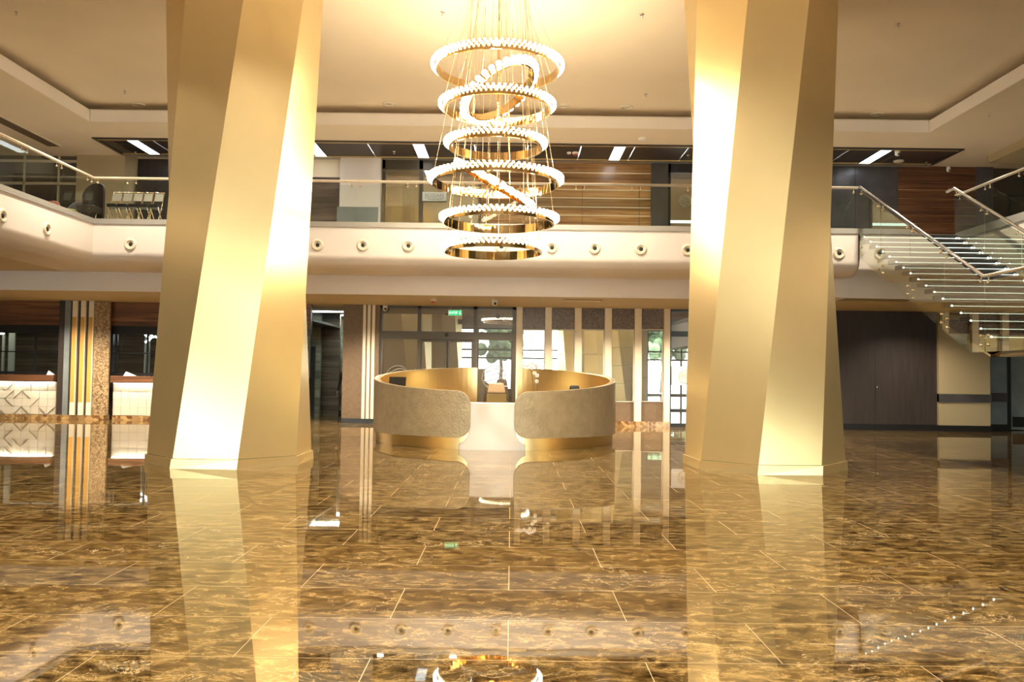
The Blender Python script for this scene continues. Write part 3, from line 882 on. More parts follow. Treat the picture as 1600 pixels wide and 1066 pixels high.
up('wall_back', 470, 533, 'ceil', 'plaster strip above the weathered boards', z0=UZ(510, 277))
up('wall_pillar', 534, 597, 'paint', 'broad white pillar in the upper gallery', YB - 0.3)
up('wall_pillar', 531, 594, 'slateblue', 'grey stone foot of the white upper pillar', YB - 0.34, z1=UZ(560, 327))
# shop front with olive reflection
ws = root('window_5', (U(680), YB, ZF), 'tinted shop window with a white name board in the upper gallery', None, None, 'structure')
f = MB()
for a, b in ((597, 602), (655, 661), (748, 752)):
    f.box(U(a), U(b), YB - 0.05, YB + 0.1, ZF, ZC)
f.box(U(597), U(752), YB - 0.05, YB + 0.1, UZ(640, 265), ZC)
f.box(U(597), U(752), YB - 0.05, YB + 0.1, ZF, ZF + 0.08)
f.build('window_frame', 'frame', ws)
bx(U(602), U(748), YB + 0.02, YB + 0.04, ZF + 0.08, UZ(640, 265)).build('pane', 'glassolive', ws)
sg = root('shop_sign', (U(679), YB - 0.06, UZ(679, 315)), 'white name board with grey lettering on the upper shop window', 'sign')
bx(U(660.5), U(698), YB - 0.075, YB - 0.055, UZ(679, 315), UZ(679, 301)).build('board', 'paper', sg)
text('BOSSAN', 'lettering', (U(679), YB - 0.08, UZ(679, 306.5)), 0.15, 'ink', sg)
ln = MB(); ln.box(U(664), U(695), YB - 0.08, YB - 0.075, UZ(679, 310.8), UZ(679, 310.2)); ln.box(U(669), U(691), YB - 0.08, YB - 0.075, UZ(679, 313), UZ(679, 312.2))
ln.build('small_print', 'ink', sg)
# walnut panelling
wp = root('wall_panelling', (U(884), YB, ZF), 'walnut panelling coloured as lit, with thin metal lines across the upper gallery', None, None, 'structure')
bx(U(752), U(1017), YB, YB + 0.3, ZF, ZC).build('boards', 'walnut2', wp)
ln = MB()
for y in (269.5, 296, 309, 323, 336):
    z = UZ(940, y + 1)
    ln.box(U(752), U(1016.5), YB - 0.012, YB, z - 0.012, z + 0.012)
ln.build('metal_lines', 'creamstrip', wp)
ln = MB()
for px in (820, 910, 999):
    ln.box(U(px) - 0.008, U(px) + 0.008, YB - 0.004, YB, ZF, UZ(940, 286))
ln.build('joints', 'frame', wp)
up('wall_pillar', 1017, 1043, 'slate', 'dark grey stone pillar between walnut panelling and glass door upstairs', YB - 0.1)
dr = root('door_6', (U(1075), YB, ZF), 'tinted glass door with a round white logo in the upper gallery', None, None, 'structure')
f = MB(); f.box(U(1043), U(1047.5), YB - 0.04, YB + 0.1, ZF, ZC); f.box(U(1043), U(1112), YB - 0.04, YB + 0.1, UZ(1060, 270), ZC); f.box(U(1108), U(1112), YB - 0.04, YB + 0.1, ZF, ZC)
f.build('door_frame', 'black', dr)
bx(U(1047.5), U(1108), YB + 0.02, YB + 0.04, ZF, UZ(1060, 270)).build('pane', 'glassolive', dr)
swirl_logo('round_logo', U(1071), UZ(1071, 314), YB - 0.0, 0.17, dr, 'etched', 5)
bx(U(1047.5), U(1108), YB - 0.01, YB + 0.02, UZ(1060, 348.5), UZ(1060, 344.5)).build('glowing_sill', 'leddim', dr, label='pale glowing sill')
up('wall_back', 1112, 1403, 'slate', 'dark veined slate cladding behind the stair head')
js = MB()
for px in (1336,):
    js.box(U(px) - 0.012, U(px) + 0.012, YB - 0.006, YB, ZF, ZC)
structure(js.build('trim_9', 'black'), 'dark upright joint in the slate cladding')
wp = root('wall_panelling', (U(1463), YB, ZF), 'dark walnut board panelling behind the stair head', None, None, 'structure')
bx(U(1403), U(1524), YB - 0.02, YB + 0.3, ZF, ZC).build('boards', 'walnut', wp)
ln = MB()
for k, (y, a) in enumerate(((285, 1478), (297.5, 1403), (311, 1403), (324, 1403), (337, 1403), (350, 1403))):
    z = UZ(1463, y)
    ln.box(U(a), U(1523), YB - 0.03, YB - 0.02, z - 0.008, z + 0.008)
ln.build('metal_lines', 'brass', wp)
up('wall_back', 1524, 1551, 'slate', 'dark slate strip right of the walnut boards', YB - 0.04)
ws = root('window_6', (U(1600), YB, ZF), 'dark shop glazing at the right end of the gallery', None, None, 'structure')
bx(U(1551), XW1, YB + 0.1, YB + 0.12, ZF, ZC).build('pane', 'glasswin', ws)
f = MB(); f.box(U(1578), U(1580), YB + 0.02, YB + 0.1, ZF, UZ(1590, 305)); f.box(U(1578), XW1, YB + 0.02, YB + 0.1, UZ(1590, 306), UZ(1590, 303))
f.build('window_frame', 'black', ws)
# sloping beam corner at far right of the ceiling
b1 = onZ(1543, 243, ZC); 
bb = MB(); xx = b1.x; 
bb.box(xx, XW1, b1.y - 3.0, b1.y, ZC - 0.22, ZC)
structure(bb.build('ceiling_beam', 'beige'), 'shallow ceiling drop above the right gallery wing')

# ceiling slot vent at left
v0, v1 = onZ(4, 186, ZC), onZ(90, 228, ZC)
vt = root('ceiling_vent', ((v0.x + v1.x) / 2, (v0.y + v1.y) / 2, ZC), 'long brown slot vent in the left gallery ceiling', 'vent')
vx = onZ(82, 228, ZC).x
bx(vx - 0.13, vx + 0.22, 12.0, v1.y, ZC - 0.02, ZC - 0.002).build('grille', 'brown', vt)
f = MB(); f.box(vx + 0.22, vx + 0.26, 12.0, v1.y, ZC - 0.03, ZC - 0.002); f.box(vx - 0.17, vx - 0.13, 12.0, v1.y, ZC - 0.03, ZC - 0.002)
f.build('vent_rim', 'creamstrip', vt)
o = bx(onZ(497, 258, ZC).x, onZ(530, 258, ZC).x, TY1 + 0.03, YB - 0.32, ZC - 0.04, ZC - 0.021).build('ceiling_vent', 'trimgrey')
tag(o, 'small grey ceiling vent above the weathered boards upstairs', 'vent')
# ================================================================== GOLD COLUMNS
def column(name, cx, cy, th, tx, ty, tht, rb, rt, label, H=9.5, top=8.70):
    c = root(name, (cx, cy, 0), label, 'column', 'twisted gold columns')
    t1 = top / H
    def ring(t, extra=0.0, zz=None):
        out = []
        for k in range(8):
            a = Vector((cx + (rb + extra) * math.cos(th + k * PI / 4), cy + (rb + extra) * math.sin(th + k * PI / 4), 0))
            b = Vector((tx + (rt + extra) * math.cos(tht + k * PI / 4), ty + (rt + extra) * math.sin(tht + k * PI / 4), H))
            p = a + (b - a) * t
            out.append(p)
        return out
    m = MB()
    N = 24
    vs = []
    for i in range(N + 1):
        vs += ring((0.15 / H) + (t1 - 0.15 / H) * i / N)
    fs = []
    for i in range(N):
        for k in range(8):
            fs.append((i * 8 + k, i * 8 + (k + 1) % 8, (i + 1) * 8 + (k + 1) % 8, (i + 1) * 8 + k))
    m.add(vs, fs, True)
    o = m.build('shaft', 'column', c)
    e = o.modifiers.new('split', 'EDGE_SPLIT'); e.split_angle = rad(20)
    b = MB()
    r0_, r1_ = ring(0, 0.03), ring(0.145 / H, 0.03)
    b.hexa(r0_, r1_)
    b.build('base_band', 'column', c)
    MB().hexa(ring(0.145 / H, 0.0), ring(0.152 / H, 0.0)).build('shadow_gap', 'frame', c)
    return c
column('twisted_column', -4.575, 13.936, 2.727, -4.526, 13.964, 3.624, 1.29, 1.34, 'twisted eight-sided champagne gold column on the left of the reception desk')
column('twisted_column', 4.206, 14.142, 2.009, 4.121, 14.156, 2.892, 1.29, 1.34, 'twisted eight-sided champagne gold column on the right of the reception desk')
column('twisted_column', -4.5, -6.5, 2.727, -4.5, -6.5, 3.624, 1.29, 1.34, 'twisted gold column behind the viewer, west of the entrance')
column('twisted_column', 4.2, -6.5, 2.009, 4.2, -6.5, 2.892, 1.29, 1.34, 'twisted gold column behind the viewer, east of the entrance')

# ================================================================== RECEPTION DESK
DC = onZ(773.5, 700, 0)
dcy = 19.05; dcx = xw(773.5, dcy, 640)
RO = 2.69
desk = root('reception_desk', (dcx, dcy, 0), 'round taupe and gold reception desk with a white middle counter', 'reception desk')
def dtop(y): return 1.385 + (y - dcy) / (2 * RO) * 0.50
def dbot(y): return 0.19 - (y - dcy) / (2 * RO) * 0.09
def pol(r, ph): return (dcx + r * math.sin(ph), dcy - r * math.cos(ph))
def curved_panel(ph0, ph1, r0_, r1_, topf, botf, N=72, round_start=0.0, round_end=0.0):
    """upright curved panel; corners at ph0 rounded by round_start metres"""
    m = MB(); cols = []
    for i in range(N + 1):
        # finer steps near the rounded end
        t = i / N
        t = t ** 1.6
        ph = ph0 + (ph1 - ph0) * t
        s_ = abs(ph - ph0) * r1_
        x, y = pol(r1_, ph)
        zt, zb = topf(y), botf(y)
        if round_start and s_ < round_start:
            q = round_start - math.sqrt(max(0, round_start ** 2 - (round_start - s_) ** 2))
            zt -= q; zb += q
        cols.append((pol(r0_, ph), pol(r1_, ph), zb, zt))
    vs = []
    for (a, b, zb, zt) in cols:
        vs += [(a[0], a[1], zb), (b[0], b[1], zb), (b[0], b[1], zt), (a[0], a[1], zt)]
    fs = []
    for i in range(N):
        for k in range(4):
            fs.append((i * 4 + k, i * 4 + (k + 1) % 4, (i + 1) * 4 + (k + 1) % 4, (i + 1) * 4 + k))
    fs += [(3, 2, 1, 0), tuple(N * 4 + k for k in range(4))]
    m.add(vs, fs)
    return m
phf, phb = rad(9.3), rad(168.5)
for s_, lab in ((-1, 'taupe leather shell, left half'), (1, 'taupe leather shell, right half')):
    o = curved_panel(s_ * phf, s_ * phb, RO - 0.05, RO, dtop, dbot, 90, 0.27).build('outer_shell', 'taupe', desk, label=lab)
    e = o.modifiers.new('bevel', 'BEVEL'); e.width = 0.004; e.segments = 1; e.limit_method = 'ANGLE'; e.angle_limit = rad(50)
    curved_panel(s_ * (phf + 0.012), s_ * (phb), RO - 0.13, RO - 0.052, lambda y: dtop(y) - 0.006, lambda y: 0.1, 90, 0.27).build('inner_lining', 'gold', desk, label='brushed gold inner face')
    curved_panel(s_ * rad(14.2), s_ * phb, RO - 0.10, RO - 0.055, lambda y: 0.26, lambda y: 0.0, 60).build('gold_plinth', 'gold', desk, label='brushed gold plinth')
    curved_panel(s_ * rad(15), s_ * rad(150), 1.85, RO - 0.14, lambda y: 0.76, lambda y: 0.72, 50).build('inner_worktop', 'white', desk)
curved_panel(rad(-14.1), rad(14.1), RO - 0.12, RO - 0.06, lambda y: 0.90, lambda y: 0.0, 24).build('middle_panel', 'white', desk, label='white lacquered middle panel')
curved_panel(rad(-13.6), rad(13.6), 1.95, RO - 0.125, lambda y: 0.90, lambda y: 0.86, 24).build('middle_counter', 'white', desk)

# things on / inside the desk
def sit(px, Y, z): 
    return xw(px, Y, 600), Y, z
mx_, my_ = xw(621, 18.2, 595), 18.2
mon = root('computer_monitor', (mx_, my_, 0.76), 'black computer monitor on the left inner worktop of the desk', 'monitor')
zt_ = zw(621, 589, my_)
m = MB(); m.hexa([(mx_ - 0.20, my_ + 0.03, zt_ - 0.36), (mx_ + 0.17, my_ - 0.02, zt_ - 0.36), (mx_ + 0.19, my_ - 0.02, zt_), (mx_ - 0.18, my_ + 0.03, zt_)],
                 [(mx_ - 0.20, my_ + 0.06, zt_ - 0.36), (mx_ + 0.17, my_ + 0.01, zt_ - 0.36), (mx_ + 0.19, my_ + 0.01, zt_), (mx_ - 0.18, my_ + 0.06, zt_)])
m.build('screen', 'black', mon, bevel=0.006)
m = MB(); m.box(mx_ - 0.03, mx_ + 0.03, my_ + 0.05, my_ + 0.08, 0.775, zt_ - 0.15); m.build('stand', 'black', mon)
MB().lathe([(0, 0.015), (0.12, 0.015), (0.13, 0), (0, 0)], (mx_, my_ + 0.06, 0.76), 24).build('stand_base', 'black', mon)

def office_chair(x, y, ztop, rz, mat1, mat2, label, w=0.5):
    c = root('office_chair', (x, y, 0), label, 'chair')
    b = MB()   # star base
    for k in range(5):
        a = 2 * PI * k / 5 + 0.3
        b.tube([(0, 0, 0.12), (0.3 * math.cos(a), 0.3 * math.sin(a), 0.07)], 0.02, 8, radii=[0.028, 0.016])
    b.build('star_base', 'chrome', c, local=True)
    for k in range(5):
        a = 2 * PI * k / 5 + 0.3
        MB().lathe([(0, -0.02), (0.03, -0.02), (0.03, 0.02), (0, 0.02)], (0.3 * math.cos(a), 0.3 * math.sin(a), 0.03), 12, 'x').build('caster', 'black', c, local=True)
    MB().tube([(0, 0, 0.1), (0, 0, 0.44)], 0.025, 12).build('gas_lift', 'chrome', c, local=True)
    MB().box(-w / 2, w / 2, -0.24, 0.24, 0.44, 0.52).build('seat', mat2, c, local=True, bevel=0.03)
    h = ztop - 0.24
    # lower back, tapered, then headrest
    m = MB()
    m.hexa([(-w / 2, 0.20, 0.55), (w / 2, 0.20, 0.55), (w / 2 - 0.03, 0.24, h), (-w / 2 + 0.03, 0.24, h)], [(-w / 2, 0.27, 0.55), (w / 2, 0.27, 0.55), (w / 2 - 0.03, 0.31, h), (-w / 2 + 0.03, 0.31, h)])
    m.build('backrest', mat2, c, local=True, bevel=0.02)
    m = MB(); k = w / 2 - 0.04
    m.hexa([(-k, 0.235, h + 0.012), (k, 0.235, h + 0.012), (k - 0.045, 0.27, ztop), (-k + 0.045, 0.27, ztop)], [(-k, 0.33, h + 0.012), (k, 0.33, h + 0.012), (k - 0.045, 0.33, ztop), (-k + 0.045, 0.33, ztop)])
    m.build('headrest', mat1, c, local=True, bevel=0.025)
    for s_ in (-1, 1):
        MB().tube([(s_ * w / 2, 0.1, 0.48), (s_ * (w / 2 + 0.05), 0.1, 0.68), (s_ * (w / 2 + 0.05), -0.15, 0.68)], 0.016, 8).build('armrest', 'chrome', c, local=True)
    c.rotation_euler = (0, 0, rz)
    return c
office_chair(xw(776, 19.6, 610), 19.6, zw(776, 598.5, 19.6), PI, 'tan', 'tandark', 'tan leather office chair in the middle of the desk')
o = office_chair(xw(896, 18.6, 605), 18.6, zw(896, 602, 18.6), PI, 'black', 'black', 'black office chair behind the right half of the desk', 0.36)

# orchid
ox_, oy_ = xw(836, 17.05, 600), 17.05
orc = root('potted_orchid', (ox_, oy_, 0.76), 'white orchid in a pot on the right inner worktop of the desk', 'orchid')
MB().lathe([(0, 0.0), (0.07, 0.0), (0.09, 0.16), (0.08, 0.16), (0.07, 0.13), (0, 0.13)], (ox_, oy_, 0.76), 20).build('pot', 'white', orc)
OX = lambda px, py: Vector(onY(px, py, oy_))
st = MB()
s1 = [Vector((ox_, oy_, 0.88)), OX(834, 605), OX(832, 592), OX(830, 580), OX(826, 574.5), OX(820, 572.5), OX(813, 572)]
s2 = [Vector((ox_ + 0.02, oy_, 0.88)), OX(840, 604), OX(838, 594), OX(836, 583), OX(835, 576), OX(833, 571), OX(830, 568)]
st.tube(s1, 0.007, 6); st.tube(s2, 0.007, 6); st.build('stems', 'stem', orc)
lv = MB()
for a, ln_, up_ in ((0.1, 0.22, 0.18), (0.7, 0.24, 0.10), (2.9, 0.22, 0.12), (3.6, 0.18, 0.06), (-0.6, 0.2, 0.2), (4.6, 0.2, 0.1)):
    d = Vector((math.cos(a), math.sin(a), 0)); n_ = Vector((-d.y, d.x, 0))
    pts = []
    for k in range(6):
        t = k / 5
        pts.append((Vector((ox_, oy_, 0.88)) + d * ln_ * t + Vector((0, 0, 1)) * (up_ * 1.6 * t - 0.05 * t * t), 0.032 * math.sin(PI * (0.12 + 0.86 * t))))
    vs = [];
    for p_, w_ in pts:
        vs += [p_ + n_ * w_, p_ - n_ * w_, p_ - n_ * w_ - Vector((0, 0, 0.006)), p_ + n_ * w_ - Vector((0, 0, 0.006))]
    fs = []
    for k in range(5):
        for q in range(4):
            fs.append((k * 4 + q, k * 4 + (q + 1) % 4, (k + 1) * 4 + (q + 1) % 4, (k + 1) * 4 + q))
    fs += [(0, 1, 2, 3), (20, 21, 22, 23)]
    lv.add(vs, fs)
lv.build('leaves', 'leaf', orc)
for px, py in ((812, 572), (817, 571), (822, 572.5), (826, 571), (829.5, 568.5), (833, 569), (837, 571), (838.5, 573.5), (831, 574.5), (835, 583), (839, 587), (838.5, 596)):
    c_ = OX(px, py) + Vector((0, random.uniform(-0.03, 0.0), 0))
    fl = MB()
    for k in range(5):
        a = PI / 2 + 2 * PI * k / 5 + random.uniform(-0.2, 0.2)
        fl.sphere(c_ + Vector((math.cos(a) * 0.022, 0, math.sin(a) * 0.022)), 0.021, 8, 5, (1, 0.25, 1))
    fo_ = fl.build('flower', 'petal', orc)
    MB().sphere(c_ + Vector((0, -0.008, 0)), 0.008, 6, 4).build('flower_centre', 'petalc', fo_)

# ================================================================== CHANDELIER
CHY = 14.56
chx = xw(775, CHY, 390)
ch = root('ring_chandelier', (chx, CHY, ZK - 0.01), 'tall cascade chandelier of eight brass rings studded with glowing bulbs', 'chandelier')
def ring_basis(tilt_axis=None, tilt=0.0):
    return Matrix.Rotation(tilt, 3, Vector(tilt_axis)) if tilt_axis else Matrix.Identity(3)
rings = []
def cz(px, py): return zw(px, py, CHY)
# (centre px, py of centre line, half width of the metal band in px, count, tilt axis, tilt angle)
hr = [(777.5, 106, 97, 0), (777, 167, 84.5, 0), (774.5, 226.5, 73.5, 0), (774.5, 283, 99, 0), (780, 344, 86, 0), (771.5, 389.5, 76, 0)]
spec = []
for (cx_, cy_, hw, _) in hr:
    r_ = hw / F * CHY / (CHY / math.hypot(CHY, 0))
    spec.append((xw(cx_, CHY, cy_), cz(cx_, cy_), hw / F * CHY, Matrix.Identity(3), 0.15, 0.022, 0.045))
def tilt_m(slope_deg, fwd_deg):
    return Matrix.Rotation(rad(-slope_deg), 3, 'Y') @ Matrix.Rotation(rad(fwd_deg), 3, 'X')
spec.append((xw(781, CHY, 141), cz(781, 141), 0.66, tilt_m(33, -14), 0.14, 0.055, 0.06))
spec.append((xw(773, CHY, 286), cz(773, 286), 0.66, tilt_m(-29, 8), 0.14, 0.055, 0.06))
all_bulbs = []
for (x, z, r, B, bh, br_, bo) in spec:
    c0 = Vector((x, CHY, z))
    m = MB()
    N = 72
    vs = []
    for k in range(N):
        a = 2 * PI * k / N
        for rr, hh in ((r - 0.02, -bh / 2), (r + 0.01, -bh / 2), (r + 0.01, bh / 2), (r - 0.02, bh / 2)):
            vs.append(c0 + B @ Vector((rr * math.cos(a), rr * math.sin(a), hh)))
    fs = []
    for k in range(N):
        for q in range(4):
            j = (k + 1) % N
            fs.append((k * 4 + q, k * 4 + (q + 1) % 4, j * 4 + (q + 1) % 4, j * 4 + q))
    m.add(vs, fs)
    rg = m.build('ring', 'mirrorgold', ch)
    nb = int(2 * PI * r / (0.088 if br_ < 0.04 else 0.125))
    for k in range(nb):
        a = 2 * PI * k / nb
        d = B @ Vector((math.cos(a), math.sin(a), 0)); upv = B @ Vector((0, 0, 1))
        for row in ((0.055, 0.012) if br_ < 0.04 else (0.0,)):
            aa = a + (PI / nb if row < 0.03 else 0)
            d = B @ Vector((math.cos(aa), math.sin(aa), 0))
            base = c0 + d * (r + 0.01) + upv * row
            tip = base + d * (bo + 0.012)
            all_bulbs.append((tip, br_, d, upv))
    nl = 6
    for k in range(nl):
        a = 2 * PI * (k + 0.5) / nl
        p_ = c0 + B @ Vector(((r + 0.09) * math.cos(a), (r + 0.09) * math.sin(a), 0.03))
        lamp('ring_glow', 'POINT', p_ - ch.location, K_CHAND * r, (1.0, 0.86, 0.62), ch, shadow_soft_size=0.03)
# 100 bulbs that show largest are parts of their own, the rest is one part
all_bulbs.sort(key=lambda t: (-t[1], t[0].y))
def bulb_mesh(mb, t):
    tip, br_, d, upv = t
    side = d.cross(upv).normalized()
    bs = Matrix((side, upv, d)).transposed()
    mb.sphere(tip, br_, 8, 5, (1, 1, 1.35 if br_ < 0.04 else 1.05), bs)
for t in all_bulbs[:100]:
    mb = MB(); bulb_mesh(mb, t); mb.build('bulb', 'bulb', ch, recalc=False)
mb = MB()
for t in all_bulbs[100:]: bulb_mesh(mb, t)
tag(mb.build('bulbs', 'bulb', ch, recalc=False), None, None, None, 'stuff')
# suspension cables, rod and canopy
for (x, z, r, B, bh, br_, bo) in spec:
    nC = 7
    for k in range(nC):
        a = 2 * PI * k / nC + x * 7
        p0 = Vector((x, CHY, z)) + B @ Vector((r * math.cos(a), r * math.sin(a), bh / 2))
        p1 = Vector((chx + 0.48 * math.cos(a), CHY + 0.48 * math.sin(a), ZK))
        MB().tube([p0, p1], 0.0035, 5).build('suspension_cable', 'brass', ch)
MB().tube([(chx, CHY, cz(772, 200)), (chx, CHY, ZK - 0.04)], 0.02, 10).build('centre_rod', 'mirrorgold', ch)
MB().lathe([(0, 0), (0.16, 0), (0.18, 0.02), (0.18, 0.04), (0, 0.04)], (chx, CHY, ZK - 0.042), 40).build('ceiling_canopy', 'mirrorgold', ch)

# ================================================================== AIR NOZZLES
def nozzle(loc, rz, label):
    n = root('air_nozzle', loc, label, 'vent', 'round air nozzles on the gallery front')
    r = MB(); r.lathe([(0.075, -0.005), (0.08, -0.03), (0.095, -0.042), (0.125, -0.038), (0.142, -0.02), (0.146, 0.0)], (0, 0, 0), 28, 'y')
    r.build('rim', 'ivory', n, local=True)
    c = MB(); c.lathe([(0.078, -0.008), (0.062, -0.02), (0.05, -0.012), (0.045, 0.0), (0, 0.0)], (0, 0, 0), 24, 'y'); c.build('cup', 'ivory', n, local=True)
    d = MB(); d.lathe([(0.0, -0.014), (0.040, -0.014), (0.048, -0.006), (0.05, 0.0)], (0.010, -0.008, 0), 16, 'y'); d.build('throat', 'black', n, local=True, label='black throat')
    n.rotation_euler = (0, 0, rz)
    return n
nz0 = None
nlist = [(204, 382), (496, 383), (567, 383.5), (638, 384), (710, 385), (783, 385.5), (862, 387), (929, 388), (1001, 389.5), (1074, 391), (1311, 396)]
nlab = ['in the gap between the left wing and the left gold column', 'just right of the left gold column', 'second right of the left gold column', 'third right of the left gold column', 'left of the chandelier bottom ring', 'behind the chandelier bottom ring', 'just right of the chandelier bottom ring', 'third left of the right gold column', 'second left of the right gold column', 'just left of the right gold column', 'just right of the right gold column']
for (px, py), lb in zip(nlist, nlab):
    q = onY(px, py, YF)
    if nz0 is None: nz0 = nozzle((q.x, YF, q.z), 0, 'round air nozzle ' + lb)
    else: copy_thing(nz0, (q.x, YF, q.z), 0, 'round air nozzle ' + lb)
for (px, py), lb in zip([(73, 358), (3, 337)], ['on the left wing, nearer the corner', 'on the left wing, at the picture edge']):
    q = onX(px, py, XL)
    copy_thing(nz0, (XL, q.y, q.z), PI / 2, 'round air nozzle ' + lb)

# ================================================================== BALUSTRADES
ZH = zw(500, 282, YF)
def bracket(mb, p, side):
    mb.sphere(p, 0.022, 8, 5)
    mb.tube([p, (p[0], p[1], ZHB)], 0.007, 6)
def balustrade(pts, seams, label, zb=ZF, zh=ZH, name='glass_balustrade'):
    """pts: list of xy corners; seams: list per segment of distances from the segment start"""
    b = root(name, (pts[0][0], pts[0][1], zb), label, 'balustrade')
    MB().tube([(x, y, zh) for x, y in pts], 0.032, 12).build('handrail', 'railbeige', b)
    for i in range(len(pts) - 1):
        a, c = Vector((*pts[i], 0)), Vector((*pts[i + 1], 0))
        L = (c - a).length; d = (c - a) / L; n = Vector((-d.y, d.x, 0)) * 0.006
        cuts = [0.0] + [s for s in seams[i] if 0 < s < L] + [L]
        for k in range(len(cuts) - 1):
            p0, p1 = a + d * (cuts[k] + 0.008), a + d * (cuts[k + 1] - 0.008)
            z0_, z1_ = zb - 0.02, zh - 0.09
            lo = [p0 - n, p1 - n, p1 + n, p0 + n]
            g = MB().hexa([(q.x, q.y, z0_) for q in lo], [(q.x, q.y, z1_) for q in lo])
            g.build('glass_panel', 'glass', b)
            for e in (cuts[k] + 0.10, cuts[k + 1] - 0.10):
                q = a + d * e
                f_ = MB(); f_.sphere((q.x, q.y, zh - 0.115), 0.026, 8, 5); f_.tube([(q.x, q.y, zh - 0.115), (q.x, q.y, zh)], 0.008, 6)
                f_.build('rail_clamp', 'brass', b)
    return b
xs0 = xw(558.5, YF, 300)
LXR = XR - 0.02 - (XL)
s_back = sorted([(xs0 - XL) + 1.32 * k for k in range(-6, 12)])
# left wing + back run in one L-shaped balustrade
wing_y = [16.9 + 1.32 * k for k in range(-14, 3)]
s_wing = [y + 4.0 for y in wing_y if -4 < y < YF]
balustrade([(XL - 0.045, -4.0), (XL - 0.045, YF + 0.045), (XR - 0.02, YF + 0.045)], [s_wing, s_back], 'long glass balustrade along the gallery edge and left wing')
balustrade([(XO + 0.04, YO), (XO + 0.04, -2.0)], [[1.3 * k for k in range(1, 17)]], 'glass balustrade on the right gallery wing above the stairs')

# ================================================================== STAIRS
XS0, XS1 = XR + 0.0, XO - 0.42
RUN, RISE = 0.322, 0.159
st = root('glass_staircase', (XS0, 14.2, 0), 'open staircase of black treads with glowing edges between glass balustrades', 'staircase')
def SY(k): return 19.87 - RUN * k
def SZ(k): return ZF + 0.03 - RISE * k
for k in range(1, 18):
    y, z = SY(k), SZ(k)
    if y > YO - 0.4 and k < 1: continue
    t = bx(XS0 + 0.03, XS1, y - 0.01, y + 0.34, z - 0.085, z).build('tread', 'black', st)
    g = MB(); g.box(XS0 + 0.03, XS1, y - 0.018, y - 0.011, z - 0.085, z - 0.073)
    g.build('led_edge', 'leddim', t, label='glowing white edge line')
    q = MB(); q.sphere((XS0 + 0.05, y - 0.02, z - 0.075), 0.016, 8, 5); q.sphere((XS1 - 0.03, y - 0.02, z - 0.075), 0.016, 8, 5)
    q.sphere((XS1 + 0.25, y - 0.02, z - 0.075), 0.010, 8, 5)
    q.build('edge_spot', 'leddot', t, label='bright white spot at the tread end')
YLd = SY(17) ; ZLd = SZ(18)
bx(XS0 + 0.03, 13.5, 11.5, YLd + 0.0, ZLd - 0.1, ZLd).build('landing', 'black', st)
sf = MB()
pr_ = [(0.0, ZLd - 0.10), (0.03, ZLd - 0.20), (0.12, ZLd - 0.25), (0.9, ZLd - 0.26), (2.2, ZLd - 0.26)]
vs = []
for d, z in pr_:
    vs += [(XS0 + 0.03 + d, 11.5, z), (XS0 + 0.03 + d, YLd - 0.02, z)]
fs = [(i * 2, i * 2 + 1, i * 2 + 3, i * 2 + 2) for i in range(len(pr_) - 1)]
sf.add(vs, fs, True)
vs = [(XS0 + 0.03 + d, YLd - 0.02, z) for d, z in pr_] + [(XS0 + 0.03 + 2.2, YLd - 0.02, ZLd - 0.1)]
sf.add(vs, [tuple(range(len(vs)))])
sf.build('landing_soffit', 'mirrorsteel', st, label='polished steel underside of the landing')
# sloping glass sides
def rail_side(X, y0, y1, drop, zoff_rail, name_panel='side_glass', pts_extra=None, seams=None):
    slope = RISE / RUN
    def zr(y): return ZH - (YTOP - y) * slope
    return zr
YTOP = YF - 0.02
slope = (ZH - zw(1537, 432, XS0 * F / 737)) / (YTOP - 14.6)
pL1 = onX(1537, 432, XS0)
def zrail(y): return ZH + (pL1.z - ZH) * (YTOP - y) / (YTOP - pL1.y)
def zbot(y):
    a = onX(1343.5, 398, XS0 + 0.001); 
    b = onX(1515, 551, XS0)
    return max(4.30 + (b.z - 4.30) * (YTOP - y) / (YTOP - b.y), b.z)
# left side balustrade
rails = MB(); rails.tube([(XS0, YTOP, ZH), (XS0, pL1.y, pL1.z), (XS0, 11.0, pL1.z)], 0.034, 12)
rails.build('handrail', 'chrome', st, label='brushed steel handrail on the open side')
ly = [onX(px, 440, XS0).y for px in (1377, 1423, 1476, 1539)]
cuts = [YTOP] + ly + [12.9, 11.5]
for i in range(len(cuts) - 1):
    ya, yb = cuts[i] - 0.008, cuts[i + 1] + 0.008
    za_t, zb_t = (zrail(ya) if ya > pL1.y else pL1.z) - 0.08, (zrail(yb) if yb > pL1.y else pL1.z) - 0.08
    bb_ = onX(1515, 551, XS0)
    pts = [(XS0 - 0.006, ya, zbot(ya)), ]
    if ya > bb_.y > yb: pts.append((XS0 - 0.006, bb_.y, bb_.z))
    pts += [(XS0 - 0.006, yb, zbot(yb)), (XS0 - 0.006, yb, zb_t)]
    if ya > pL1.y > yb: pts.append((XS0 - 0.006, pL1.y, pL1.z - 0.08))
    pts.append((XS0 - 0.006, ya, za_t))
    MB().sheet(pts, 0.012, (1, 0, 0)).build('side_glass', 'glassrefl', st)
    for e, s_ in ((ya - 0.1, 1), (yb + 0.1, 1)):
        zt_ = (zrail(e) if e > pL1.y else pL1.z)
        f_ = MB(); f_.sphere((XS0 - 0.02, e, zt_ - 0.12), 0.024, 8, 5); f_.tube([(XS0, e, zt_ - 0.12), (XS0, e, zt_)], 0.008, 6); f_.build('rail_clamp', 'brass', st)
        f_ = MB(); f_.sphere((XS0 - 0.015, e, zbot(e) + 0.12), 0.026, 8, 5); f_.sphere((XS0 - 0.015, e, zbot(e) + 0.28), 0.026, 8, 5); f_.build('glass_bolt', 'brass', st)
sp = MB()
yA, yB = YLd - 0.02, 16.1
